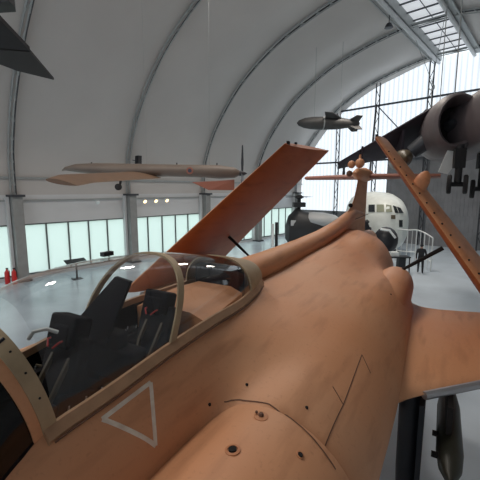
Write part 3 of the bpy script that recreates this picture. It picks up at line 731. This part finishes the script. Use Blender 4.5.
# --- long-winged drone with pusher propeller
DM = frame(at(62, 171, 14.0), Vector((1, .0, -.012)).normalized(), Vector((0, 1, 0)))
dr = thing('drone', 'long slender grey-brown drone with roundel and pusher propeller hanging before left wall', 'drone', DM)
g = G(); rr = []
for x, zc, hh, wd in ((0, .02, .02, .02), (.15, .08, .07, .14), (.6, .10, .16, .3), (1.4, .07, .22, .33), (2.6, .02, .25, .3), (4.2, 0.02, .23, .27), (5.6, .0, .24, .27), (6.3, -.03, .26, .28), (6.9, -.05, .20, .22), (7.1, -.05, .10, .12)):
    rr.append([Vector((x, wd * math.cos(a), zc + 1.15 * hh * math.sin(a) * (1 if math.sin(a) > 0 else .8))) for a in [2 * math.pi * k / 16 for k in range(16)]])
g.loft(rr); dfus = g.put('fuselage', M['drone'], dr, True)
g = G(); g.lathe((5.15, -.265, .03), (0, -1, 0), [(0, .14), (.01, .14)], 20); rd = g.put('roundel', M['dronered'], dfus)
g = G(); g.lathe((5.15, -.272, .03), (0, -1, 0), [(0, .075), (.012, .075)], 16); g.put('roundel_centre', M['drone'], rd) if False else g.put('roundel_centre', mat('roundel_blue', (.05, .06, .10)), dfus)
g = G(); g.loft([airfoil((2.6, -.1, -.10), (4.0, -.1, -.26), .3), airfoil((2.35, -5.0, -.40), (3.3, -5.0, -.55), .22), airfoil((2.55, -5.9, -.50), (3.3, -5.9, -.64), .14)]); g.put('wing', M['dronewing'], dr, True)
g = G(); g.loft([airfoil((2.6, .1, -.12), (4.0, .1, -.16), .3), airfoil((3.2, 3.4, .0), (4.0, 3.4, -.02), .15)]); g.put('wing', M['dronewing'], dr, True)
g = G(); g.hull8([(5.25, -.5, -.42), (5.9, -.45, -.72), (6.9, -.2, -.72), (6.9, -.15, -.30), (6.2, -.3, -.38)], [(5.25, -.46, -.42), (5.9, -.40, -.70), (6.9, -.12, -.70), (6.9, -.07, -.30), (6.2, -.22, -.36)]); g.put('tail_fin', M['dronered'], dr)
g = G(); g.lathe((7.0, 0, -.05), (1, 0, 0), [(0, .09), (.15, .11), (.3, .08), (.4, .01)], 12); hub = g.put('propeller_hub', M['darksteel'], dr, True)
for k in range(3):
    a = R(90 + 120 * k); d = Vector((0, math.cos(a), math.sin(a))); e = Vector((.5, -math.sin(a), math.cos(a))).normalized()
    g = G(); c = Vector((7.2, 0, -.05)); g.hull8([c + d * .05 - e * .05, c + d * .4 - e * .10, c + d * 1.1 - e * .03, c + d * 1.1 + e * .03, c + d * .4 + e * .10, c + d * .05 + e * .05], [q + Vector((.02, 0, 0)) for q in (c + d * .05 - e * .05, c + d * .4 - e * .10, c + d * 1.1 - e * .03, c + d * 1.1 + e * .03, c + d * .4 + e * .10, c + d * .05 + e * .05)])
    g.put('propeller_blade', M['darksteel'], dr)
g = G(); g.tube([(2.45, -.15, -.1), (2.4, -.3, -.52)], .05, 6); g.lathe((2.34, -.4, -.62), (0, 1, 0), [(0, .08), (.02, .13), (.12, .13), (.14, .08)], 14); g.put('landing_gear', M['tyre'], dr, True)
for x in (1.2, 4.6, 6.2):
    g = G(); g.box((x, 0, .28), (.04, .04, .14)); g.put('antenna', M['tyre'], dr)
hang(dr, DM, [(3.4, 0, .2), (5.9, 0, .2)], .004)

# --- missile hung high up
MM = frame(at(297, 123, 24.0), Vector((1, .05, -.0)).normalized(), Vector((-.05, 1, 0)).normalized())
mi = thing('missile', 'dark grey winged missile hanging high before the far glazing', 'missile', MM)
g = G(); g.lathe((0, 0, 0), (1, 0, 0), [(0, .03), (.12, .18), (.5, .33), (1.0, .41), (1.9, .44), (2.9, .40), (3.7, .28), (4.2, .18), (4.35, .1)], 18); mb = g.put('body', M['missile'], mi, True)
g = G(); g.lathe((1.75, 0, 0), (1, 0, 0), [(0, .45), (.08, .45)], 18); g.put('band', M['steel'], mb, True)
for sy in (1, -1):
    g = G(); g.hull8([(1.9, sy * .3, .28), (3.0, sy * .3, .28), (2.2, sy * .9, .50), (1.65, sy * .9, .54)], [(1.9, sy * .3, .34), (3.0, sy * .3, .34), (2.2, sy * .9, .54), (1.65, sy * .9, .58)]); g.put('wing', M['missile'], mi)
for k in range(4):
    a = R(45 + 90 * k); d = Vector((0, math.cos(a), math.sin(a))); e = Vector((0, -math.sin(a), math.cos(a))) * .03
    P = [Vector((3.45, 0, 0)) + d * .2, Vector((4.25, 0, 0)) + d * .12, Vector((4.4, 0, 0)) + d * .62, Vector((4.0, 0, 0)) + d * .66]
    g = G(); g.hull8([p - e for p in P], [p + e for p in P]); g.put('tail_fin', M['missile'], mi)
hang(mi, MM, [(1.2, 0, .3), (3.0, 0, .3)])

# --- jump jet hanging at the right
def up_at(px, py, dep): return at(px, py, dep)
JC = at(486, 120, 10.0)
JF = Vector((-.30, -.954, 0)).normalized(); JR = Vector((-.954, .30, 0)).normalized()      # forward (to us), starboard (image left)
HMx = frame(JC, JR, -JF) @ Matrix.Scale(1.12, 4)                       # x = starboard, y = aft, z up
hj = thing('jump_jet', 'dark jump jet with huge round intake and twin wheels hanging at upper right', 'jet', HMx)
g = G(); rr = []
for y, w_, zt, zb in ((-4.5, .05, -.1, -.2), (-4.0, .25, .15, -.35), (-3.0, .42, .35, -.5), (-1.6, .44, .72, -.6), (-.6, .46, .80, -.7), (.2, .5, .8, -.8), (1.5, 1.0, .78, -.86), (3.0, 1.0, .72, -.86), (4.5, .8, .65, -.7), (6.5, .5, .6, -.35), (8.0, .3, .55, -.1), (9.0, .12, .5, .1)):
    rr.append([Vector((w_ * math.copysign(abs(math.cos(a)) ** .8, math.cos(a)), y, (zt + zb) / 2 + (zt - zb) / 2 * math.sin(a))) for a in [2 * math.pi * k / 24 for k in range(24)]])
g.loft(rr); g.put('fuselage', M['jumpjetlight'], hj, True)
for sx in (1, -1):
    g = G(); rr = []
    for y, o, hh, w_ in ((.75, .0, .48, .40), (.0, .0, .60, .50), (-.05, .0, .64, .56), (.0, .0, .69, .62), (.15, 0, .74, .66), (.6, 0, .82, .72), (1.3, 0, .86, .74), (2.2, 0, .80, .68), (3.2, 0, .6, .5)):
        rr.append([Vector((sx * (.60 + w_ * .85 * math.cos(a) + .02), y, .02 + hh * math.sin(a))) for a in [2 * math.pi * k / 28 for k in range(28)]])
    g.loft(rr, cap=False); ik = g.put('intake', [M['jumpjetlight']], hj, True)
    g = G(); g.lathe((sx * .62, .74, .02), (0, 1, 0), [(0, .44), (.02, .44)], 24); g.put('intake_duct', M['hole'], ik)
    g = G(); g.lathe((sx * .62, .3, .02), (0, 1, 0), [(0, .01), (.15, .12), (.4, .2)], 14); g.put('fan_hub', M['darksteel'], ik, True)
    g = G(); rr = []
    for f in (0, .5, 1):
        x = lerp(.6, 3.72, f); rr.append(airfoil((sx * x, lerp(.9, 2.6, f), lerp(.84, -.80, f)), (sx * x, lerp(4.6, 3.7, f), lerp(-.25, -.96, f)), lerp(.5, .10, f)))
    g.loft(rr); wgj = g.put('wing', M['jumpjet'], hj, True)
    # outrigger
    ox, oz = 3.5, -0.72
    g = G(); g.tube([(sx * ox, 3.0, oz + .05), (sx * ox, 3.2, oz - .45)], .045, 8); og = g.put('outrigger_leg', M['darksteel'], wgj, True)
    g = G(); g.lathe((sx * (ox - .05), 3.25, oz - .5), (1, 0, 0), [(0, .08), (0, .15), (.1, .15), (.1, .08)], 14); g.put('outrigger_wheel', M['tyre'], wgj, True)
    # pylons and drop tank
    g = G(); g.box((sx * 1.72, 2.4, -.25), (.07, 1.6, .7)); g.put('pylon', M['jumpjet'], hj)
    g = G(); g.lathe((sx * 1.72, .6, -.80), (0, 1, 0), [(0, .02), (.12, .14), (.4, .23), (.9, .28), (2.2, .28), (3.4, .12), (3.7, .01)], 18); g.put('drop_tank', M['olive'], hj, True)
    g = G(); g.box((sx * 2.9, 2.6, -.52), (.06, 1.2, .42)); g.put('pylon', M['jumpjet'], hj)
    g = G(); g.lathe((sx * 1.08, 1.5, -.28), (sx * .75, .2, -.65), [(0, .26), (.3, .24), (.5, .22)], 14); g.put('engine_nozzle', M['darksteel'], hj, True)
    g = G(); g.hull8([(sx * .30, .2, -.72), (sx * .75, .2, -.66), (sx * .95, .2, -1.28), (sx * .72, .2, -1.34)], [(sx * .30, .26, -.72), (sx * .75, .26, -.66), (sx * .95, .26, -1.28), (sx * .72, .26, -1.34)]); g.put('gear_door', M['white'], hj)
    for w2 in (0,): pass
for yy, xx, zb in ((-.1, .54, -1.62), (.3, -.12, -1.74)):
    g = G(); g.tube([(xx, yy, -.6), (xx, yy, zb + .05)], .085, 10); g.tube([(xx - .19, yy, zb), (xx + .19, yy, zb)], .06, 8); g.box((xx, yy + .02, -.95), (.26, .2, .5)); lg = g.put('landing_gear_leg', M['tyre'], hj, True)
    for dx in (-.19, .19):
        g = G(); g.lathe((xx + dx - .05, yy, zb), (1, .25, 0), [(0, .12), (0, .22), (.02, .25), (.09, .25), (.11, .22), (.11, .12)], 18); g.put('wheel', M['tyre'], lg, True)
g = G(); rr = []
for y, w_, zt in ((-3.0, .1, .36), (-2.6, .3, .6), (-1.9, .4, .85), (-1.0, .38, .95), (-.3, .2, .86)):
    rr.append([Vector((w_ * math.cos(a), y, .3 + (zt - .3) * math.sin(a))) for a in [math.pi * k / 12 for k in range(13)]])
g.loft(rr, closed=False, cap=False); g.put('canopy', M['darkglass'], hj, True)
g = G(); g.hull8([(-.05, 6.8, .5), (-.05, 8.9, .5), (-.03, 9.2, 2.0), (-.03, 8.3, 2.0)], [(.05, 6.8, .5), (.05, 8.9, .5), (.03, 9.2, 2.0), (.03, 8.3, 2.0)]); g.put('tail_fin', M['jumpjet'], hj)
hang(hj, HMx, [(.55, .9, .8), (-.55, .9, .8), (0.0, 5.5, .6)], .018)
wp = HMx @ Vector((.55, .9, .8))

# --- grey wing of another hanging aircraft, upper left
def onz(px, py, z): r = ray(px, py); return Vector((0, 0, H)) + r * ((z - H) / r.z)
Z0 = 7.9
P1 = [onz(*p, Z0) for p in ((-70, -60), (2, 22), (30, 51), (-70, 42))]; P2 = [onz(*p, Z0 - .02) for p in ((-70, 46), (30, 52), (54, 80), (17, 71), (-4, 63), (-70, 48))]
WO = sum(P1, Vector()) / 4
hw = thing('hanging_wing', 'pointed dark grey wing of a hanging aircraft at the upper left', 'aircraft wing', loc=WO)
up = Vector((0, 0, .09))
g = G(); g.hull8([p - WO for p in P1], [p - WO + up for p in P1]); g.put('wing_skin', mat('wing_dark_grey', (.015, .015, .019), .7, var=.05, spec=.2), hw)
g = G(); g.hull8([p - WO for p in P2], [p - WO + up * .7 for p in P2]); g.put('flap', mat('flap_grey', (.032, .032, .034), .7, var=.05, spec=.2), hw)
P3 = [onz(*p, 8.9) for p in ((-60, -10), (0, 3), (9, 1), (15, 7), (16, 12), (0, 13), (-60, 14))]
g = G(); g.hull8([p - WO for p in P3], [p - WO + Vector((0, 0, .35)) for p in P3]); g.put('tail_tip', M['black'], hw)
mt = Matrix.Translation(WO); hang(hw, mt, [P1[0] - WO + Vector((.1, .35, .03)), P2[0].lerp(P2[3], .4) - WO + Vector((0, 0, .03))])

# --- flying boat nose on the floor far back
bd = Vector((.02, -1, 0)).normalized()          # nose direction: towards us and right
bs = Vector((-bd.y, bd.x, 0)); bs = -bs if bs.x < 0 else bs
BO = at(383, 222, 26.5); BO.z = 0
BM = frame(BO, bs, bd)
fb = thing('flying_boat', 'white nose of a flying boat with cockpit windows behind the tail fin', 'aircraft', BM)
g = G(); rr = []
for y, w_, zt, zb in ((1.9, .3, 3.2, 1.6), (1.7, .95, 3.75, .9), (1.2, 1.35, 4.15, .55), (.4, 1.68, 4.45, .35), (-.6, 1.85, 4.68, .3), (-2.0, 1.9, 4.75, .3), (-3.2, 1.85, 4.7, .4)):
    rr.append([Vector((w_ * math.copysign(abs(math.cos(a)) ** .75, math.cos(a)), y, (zt + zb) / 2 + (zt - zb) / 2 * math.copysign(abs(math.sin(a)) ** .85, math.sin(a)))) for a in [2 * math.pi * k / 32 for k in range(32)]])
g.loft(rr); hull = g.put('hull', M['boat'], fb, True)
HBV = BVHTree.FromPolygons([v.co.copy() for v in hull.data.vertices], [tuple(p.vertices) for p in hull.data.polygons])
binv = BM.inverted()
def hull_at(px, py):
    o = binv @ Vector((0, 0, H)); d = (binv.to_3x3() @ ray(px, py)).normalized(); h = HBV.ray_cast(o, d)
    return (h[0], h[1] if h[1].dot(d) < 0 else -h[1]) if h[0] else (None, None)
def hull_quad(name, q, m, parent, th=.03):
    P = [hull_at(*p) for p in q]
    if any(p[0] is None for p in P): return
    c = Vector((0, 0, 2.4)); g = G(); n_ = lambda p: (p - Vector((0, -.8, 2.4))).normalized()
    g.hull8([p[0] - p[1] * .05 for p in P], [p[0] + p[1] * .06 for p in P]); return g.put(name, m, parent)
for q in (((369, 205), (375, 205), (375, 212), (369, 212)), ((377, 205), (384, 205), (384, 212), (377, 212)), ((386, 205), (391, 206), (392, 212), (386, 212)), ((393, 206), (396, 207), (398, 213), (395, 213)), ((397, 207), (400, 208), (403, 213), (399, 213))):
    hull_quad('cockpit_window', q, M['darkglass'] if q[0][0] < 376 or q[0][0] > 392 else mat('bright_glass', (.30, .32, .24), .2), hull)
hull_quad('hatch', ((399, 220), (402, 220), (402, 227), (399, 227)), M['darkglass'], hull)
hull_quad('side_panel', ((391, 215), (395, 215), (395, 219), (391, 219)), M['olive'], hull)
g = G(); g.box((0, -1.5, .17), (2.6, 3.4, .34)); g.put('cradle', M['darksteel'], fb)

# --- helicopter by the far corner
HO = at(299, 260, 27.5); HO.z = 0
HeM = frame(HO, Vector((1, 0, 0)), Vector((0, 1, 0)))
he = thing('helicopter', 'dark helicopter with folded rotor head and pale cabin roof near far corner', 'helicopter', HeM)
g = G(); rr = []
for x, w_, zt, zb in ((-1.1, .3, 2.2, 1.1), (-.9, .7, 2.9, .8), (-.3, .9, 3.5, .6), (.6, .9, 3.2, .6), (1.6, .85, 2.7, .7), (2.6, .7, 2.5, .9), (3.1, .3, 2.2, 1.2)):
    rr.append([Vector((x, w_ * math.cos(a), (zt + zb) / 2 + (zt - zb) / 2 * math.sin(a))) for a in [2 * math.pi * k / 20 for k in range(20)]])
g.loft(rr); g.put('body', M['heli'], he, True)
g = G(); rr = []
for x, w_, zt, zb in ((.2, .4, 2.9, 2.4), (.7, .85, 3.2, 2.1), (1.8, .95, 3.15, 1.9), (2.7, .8, 2.95, 2.0), (3.2, .3, 2.6, 2.2)):
    rr.append([Vector((x, w_ * math.cos(a), (zt + zb) / 2 + (zt - zb) / 2 * math.sin(a))) for a in [2 * math.pi * k / 20 for k in range(20)]])
g.loft(rr); g.put('cabin_roof', M['heligrey'], he, True)
g = G(); g.tube([(-.1, 0, 3.4), (-.1, 0, 4.4)], .14, 10); g.box((-.1, 0, 3.75), (.9, .7, .35)); g.lathe((-.1, 0, 4.2), (0, 0, 1), [(0, .2), (.1, .35), (.2, .3), (.3, .1)], 14); rh = g.put('rotor_mast', M['heli'], he, True)
for k in range(4):
    a = R(20 + 90 * k); d = Vector((math.cos(a), math.sin(a), 0)); e = Vector((-d.y, d.x, 0)) * .1
    g = G(); c = Vector((-.1, 0, 4.33)); g.hull8([c + d * .2 - e, c + d * 1.1 - e, c + d * 1.1 + e, c + d * .2 + e], [c + d * .2 - e + Vector((0, 0, .06)), c + d * 1.1 - e + Vector((0, 0, .02)), c + d * 1.1 + e + Vector((0, 0, .02)), c + d * .2 + e + Vector((0, 0, .06))]); g.put('rotor_blade_stub', M['heli'], he)
for x, y in ((-.6, .8), (-.6, -.8), (1.9, .0)):
    g = G(); g.tube([(x, y * .8, 1.0), (x, y, .28)], .06, 8); lg = g.put('landing_gear_leg', M['metal'], he, True)
    g = G(); g.lathe((x - .0, y - .08, .27), (0, 1, 0), [(0, .12), (0, .24), (.03, .27), (.13, .27), (.16, .24), (.16, .12)], 14); g.put('wheel', M['tyre'], lg, True)
g = G(); g.box((-.55, -.72, 2.4), (.5, .1, .4)); g.put('side_window', M['heligrey'], he)

# --- dark engines on a stand, table, railing and visitor beyond the jet
EO = at(358, 240, 24.6); EO.z = 0
en = thing('engine', 'big black radial engine with a white highlight band on its stand before flying boat', 'engine', loc=EO)
g = G(); g.lathe((0, .6, 2.15), (0, -1, 0), [(0, .4), (.05, .7), (.5, .78), (.9, .7), (.95, .4), (1.2, .2), (1.3, .08)], 20); g.put('crankcase', M['black'], en, True)
for k in range(9):
    a = 2 * math.pi * k / 9; d = Vector((math.cos(a), 0, math.sin(a))); g = G(); g.lathe(Vector((0, .1, 2.15)) + d * .45, d, [(0, .15), (.3, .17), (.45, .13), (.47, .05)], 10); g.put('cylinder_head', M['heli'], en, True)
g = G(); g.box((0, .3, .65), (1.2, 1.0, .12)); g.tube([(-.5, .2, 0), (-.3, .2, 1.5)], .06, 6); g.tube([(.5, .2, 0), (.3, .2, 1.5)], .06, 6); g.tube([(-.5, .6, 0), (-.3, .6, 1.5)], .06, 6); g.tube([(.5, .6, 0), (.3, .6, 1.5)], .06, 6); g.put('stand', M['black'], en)
E2 = at(385, 252, 22.0); E2.z = 0
tu = thing('gun_turret', 'black rounded turret shell with pale slanting edge beside the white railing', 'turret', loc=E2)
g = G(); g.ball((0, 0, 1.75), .85, 18, sc3=(.85, .85, 1.0)); g.put('shell', M['black'], tu, True)
g = G(); g.tube([(-.55, -.45, 2.5), (-.1, -.72, 2.45), (.25, -.78, 2.0)], .07, 8); g.put('pale_edge', M['white'], tu, True)
g = G(); g.lathe((0, 0, 0), (0, 0, 1), [(0, .5), (.1, .5), (.15, .3), (1.1, .35)], 16); g.put('pedestal', M['black'], tu, True)
TO = at(396, 272, 20.6); TO.z = 0
tb = thing('display_table', 'black table on thin legs carrying a white box beyond the jet', 'table', loc=TO)
g = G(); g.box((0, 0, 1.0), (1.35, .6, .07)); g.put('tabletop', M['black'], tb)
for sx in (-1, 1):
    for sy in (-1, 1):
        g = G(); g.tube([(sx * .62, sy * .25, 1.0), (sx * .64, sy * .27, 0)], .035, 6); g.put('leg', M['black'], tb)
g = G(); g.box((.25, 0, .55), (.38, .4, .8)); g.put('cabinet', M['black'], tb)
bx = G(); bx.box((0, 0, .13), (.48, .36, .26)); o = bx.put('display_box', M['white']); o.location = TO + Vector((-.18, 0, 1.035)); tag(o, 'small white box on top of the black display table', 'box')
# railing of a white walkway
rail = thing('railing', 'white curved balustrade with thin uprights beside the visitor', 'railing', loc=(0, 0, 0))
ctrl = [(398, 229, 23.5), (408, 230, 23.0), (417, 230, 22.4), (425, 233, 21.6), (433, 238, 20.8)]
RP = [at(*c) for c in ctrl]; R0 = RP[2].copy(); R0.z = 0; rail.location = R0
top = [Vector(cr([tuple(p) for p in RP], i / 4)) - R0 for i in range(17)]
g = G(); g.tube(top, .045, 6); g.tube([p - Vector((0, 0, 1.45)) for p in top], .04, 6); g.put('handrail', M['white'], rail, True)
for i in range(0, 17, 2):
    g = G(); g.tube([top[i], Vector((top[i].x, top[i].y, 0))], .035 if i % 4 == 0 else .018, 6); g.put('upright', M['white'], rail)
# visitor
def person(loc, rz):
    J = {'pelvis': (0, 0, .94, .145, .11), 'waist': (0, 0, 1.08, .15, .11), 'chest': (0, .0, 1.30, .185, .125), 'neck0': (0, 0, 1.46, .10, .08), 'neck': (0, -.01, 1.52, .05, .05), 'head': (0, -.02, 1.63, .085, .10), 'crown': (0, -.015, 1.70, .07, .085),
         'hL': (.095, 0, .88, .095, .095), 'kL': (.11, -.10, .50, .065, .065), 'aL': (.11, -.06, .10, .045, .05), 'tL': (.12, -.22, .04, .04, .035),
         'hR': (-.095, 0, .88, .095, .095), 'kR': (-.11, .04, .50, .065, .065), 'aR': (-.11, .20, .12, .045, .05), 'tR': (-.12, .08, .04, .04, .035),
         'sL': (.19, 0, 1.41, .07, .07), 'eL': (.25, .05, 1.14, .052, .052), 'wL': (.24, -.03, .90, .035, .035), 'gL': (.235, -.05, .80, .04, .025),
         'sR': (-.19, 0, 1.41, .07, .07), 'eR': (-.25, .06, 1.14, .052, .052), 'wR': (-.24, -.02, .90, .035, .035), 'gR': (-.235, -.04, .80, .04, .025)}
    E_ = [('pelvis', 'waist'), ('waist', 'chest'), ('chest', 'neck0'), ('neck0', 'neck'), ('neck', 'head'), ('head', 'crown'), ('pelvis', 'hL'), ('hL', 'kL'), ('kL', 'aL'), ('aL', 'tL'), ('pelvis', 'hR'), ('hR', 'kR'), ('kR', 'aR'), ('aR', 'tR'), ('chest', 'sL'), ('sL', 'eL'), ('eL', 'wL'), ('wL', 'gL'), ('chest', 'sR'), ('sR', 'eR'), ('eR', 'wR'), ('wR', 'gR')]
    ks = list(J); me = bpy.data.meshes.new('person'); me.from_pydata([J[k][:3] for k in ks], [(ks.index(a), ks.index(b)) for a, b in E_], [])
    o = bpy.data.objects.new('person', me); COL.objects.link(o)
    sk = o.modifiers.new('skin', 'SKIN'); 
    for i, k in enumerate(ks):
        me.skin_vertices[0].data[i].radius = J[k][3:5]; me.skin_vertices[0].data[i].use_root = (k == 'pelvis')
    o.modifiers.new('sub', 'SUBSURF').levels = 2
    dg = bpy.context.evaluated_depsgraph_get(); m2 = bpy.data.meshes.new_from_object(o.evaluated_get(dg)); bpy.data.objects.remove(o)
    m2.materials.clear()
    for x in (M['cloth'], M['skin'], M['black']): m2.materials.append(x)
    for p in m2.polygons:
        c = p.center; p.use_smooth = True
        p.material_index = 1 if (c.z > 1.50 or (abs(c.x) > .19 and c.z < .9 and c.z > .7)) else (2 if c.z < .13 else 0)
    t = thing('person', 'person in dark jacket and trousers walking on the floor beside the railing', 'person', loc=loc); t.rotation_euler = (0, 0, rz)
    b = bpy.data.objects.new('body', m2); COL.objects.link(b); b.parent = t
    g = G(); g.ball((0, .0, 1.675), .105, 14, sc3=(.92, 1.05, 1.0)); h = g.put('hair', M['black'], t, True)
    return t
vO = at(420, 271.5, 20.6); vO.z = 0
person(vO, R(155))
# --- small things along the left wall
def hp(a, l, z): return HG(a, l, z)
for i, (px, py) in enumerate(((8, 276), (15, 276))):
    r = ray(px, 284); k = -H / r.z; p = Vector((0, 0, H)) + r * k
    t = thing('fire_extinguisher', ['red fire extinguisher on the floor nearest the left picture edge', 'red fire extinguisher on the floor touching the grey column foot'][i], 'fire extinguisher', loc=(p.x, p.y, 0))
    g = G(); g.lathe((0, 0, 0), (0, 0, 1), [(0, .10), (.02, .12), (.62, .12), (.72, .06), (.76, .035), (.8, .035)], 14); g.put('cylinder', M['red'], t, True)
    g = G(); g.box((.02, 0, .83), (.12, .04, .05)); g.tube([(.04, 0, .8), (.14, 0, .7), (.13, 0, .4)], .015, 6); g.put('valve_hose', M['black'], t)
def wall_pt(px, py, l):
    r = ray(px, py); k = l / r.dot(hl); return Vector((0, 0, H)) + r * k
SPL = ['small white spotlight on the rail between the first two columns', 'warm glowing spotlight nearest the second column', 'warm glowing spotlight in the middle of the group of three', 'warm glowing spotlight furthest right of the group of three']
for i, (px, py) in enumerate(((97, 202), (144, 201), (155, 200.5), (166, 200))):
    p = wall_pt(px, py, WL - .32)
    t = thing('spotlight', SPL[i], 'lamp', frame(p, ha, hl))
    g = G(); g.lathe((0, 0, .04), (0, -.8, -.5), [(-.06, .06), (0, .12), (.14, .14), (.15, .125)], 12); g.tube([(0, 0, .04), (0, .26, .12)], .02, 6); g.put('housing', M['white'], t, True)
    if i:
        g = G(); g.lathe((0, 0, .04), (0, -.8, -.5), [(.145, .12), (.16, .12)], 12); g.put('lens', M['lampglow'], t, True)
# black wall speaker by the second arch
p = wall_pt(138, 161, WL - .9); t = thing('loudspeaker', 'black wedge loudspeaker mounted beside the roof arch above the drone', 'loudspeaker', frame(p, ha, hl))
g = G(); g.hull8([(-.15, -.2, -.35), (.15, -.2, -.35), (.15, .2, -.25), (-.15, .2, -.25)], [(-.05, -.1, .35), (.25, -.1, .35), (.25, .25, .35), (-.05, .25, .35)]); g.put('cabinet', M['black'], t)
g = G(); g.tube([(0.05, .2, 0), (.05, .72, .1)], .03, 6); g.put('bracket', M['darksteel'], t)
# lectern by the windows
p = wall_pt(76, 262, WL - 2.2); q = Vector((p.x, p.y, 0)); hz = p.z
t = thing('information_lectern', 'black sloping information lectern standing before the left windows', 'lectern', frame(q, ha, hl))
g = G(); g.hull8([(-.55, -.2, hz - .06), (.55, -.2, hz - .06), (.55, .25, hz + .1), (-.55, .25, hz + .1)], [(-.55, -.2, hz - .02), (.55, -.2, hz - .02), (.55, .25, hz + .14), (-.55, .25, hz + .14)]); g.put('board', M['black'], t)
g = G(); g.tube([(0, 0, 0), (0, 0, hz)], .05, 8); g.box((0, 0, .02), (.5, .4, .04)); g.put('post', M['black'], t)
# dark post by the far corner
p = at(276, 262, 24); p.z = 0; g = G(); g.box((0, 0, 1.35), (.18, .25, 2.7)); o = g.put('corner_post', M['tyre']); o.location = p; tag(o, 'narrow black upright post between folded wing and helicopter', 'banner')
p = at(273, 262, 24); p.z = 0; g = G(); g.box((0, 0, 1.3), (.16, .25, 2.6)); o = g.put('corner_post', M['white']); o.location = p - Vector((.05, 0, 0)); tag(o, 'narrow white upright post left of the black one', 'banner')  # pale post beside the dark one

# soft edges on the cockpit fittings
for o in list(bpy.data.objects):
    if o.type == 'MESH' and o.name.split('.')[0] in ('seat_shell', 'headrest', 'instrument_panel', 'rear_instrument_panel', 'side_console', 'rear_bulkhead', 'display_box', 'cabinet'):
        b = o.modifiers.new('soft', 'BEVEL'); b.width = .025; b.segments = 3
# lifting hook above the jump jet
HK = at(432, 84, 24.0); HKA = HK.dot(ha)
t = thing('lifting_hook', 'steel lifting hook on slanting cables before the far glazing', 'hook', loc=HK)
g = G(); g.tube([(0, 0, .1)] + [(.2 * math.sin(a), 0, -.2 + .2 * math.cos(a)) for a in [math.pi * 2 * k / 12 for k in range(10)]], .035, 6); g.put('hook', M['steel'], t, True)
for q in (HG(HKA, SL1 - .1, ZR - .45), HG(HKA - 3, SL0 + .1, ZR - .45)):
    g = G(); g.tube([(0, 0, .1), q - HK], .02, 5); g.put('cable', M['steel'], t)
g = G(); g.tube([(0, 0, -.25), (0.05, 0, -1.6)], .025, 5); g.put('sling', M['steel'], t)
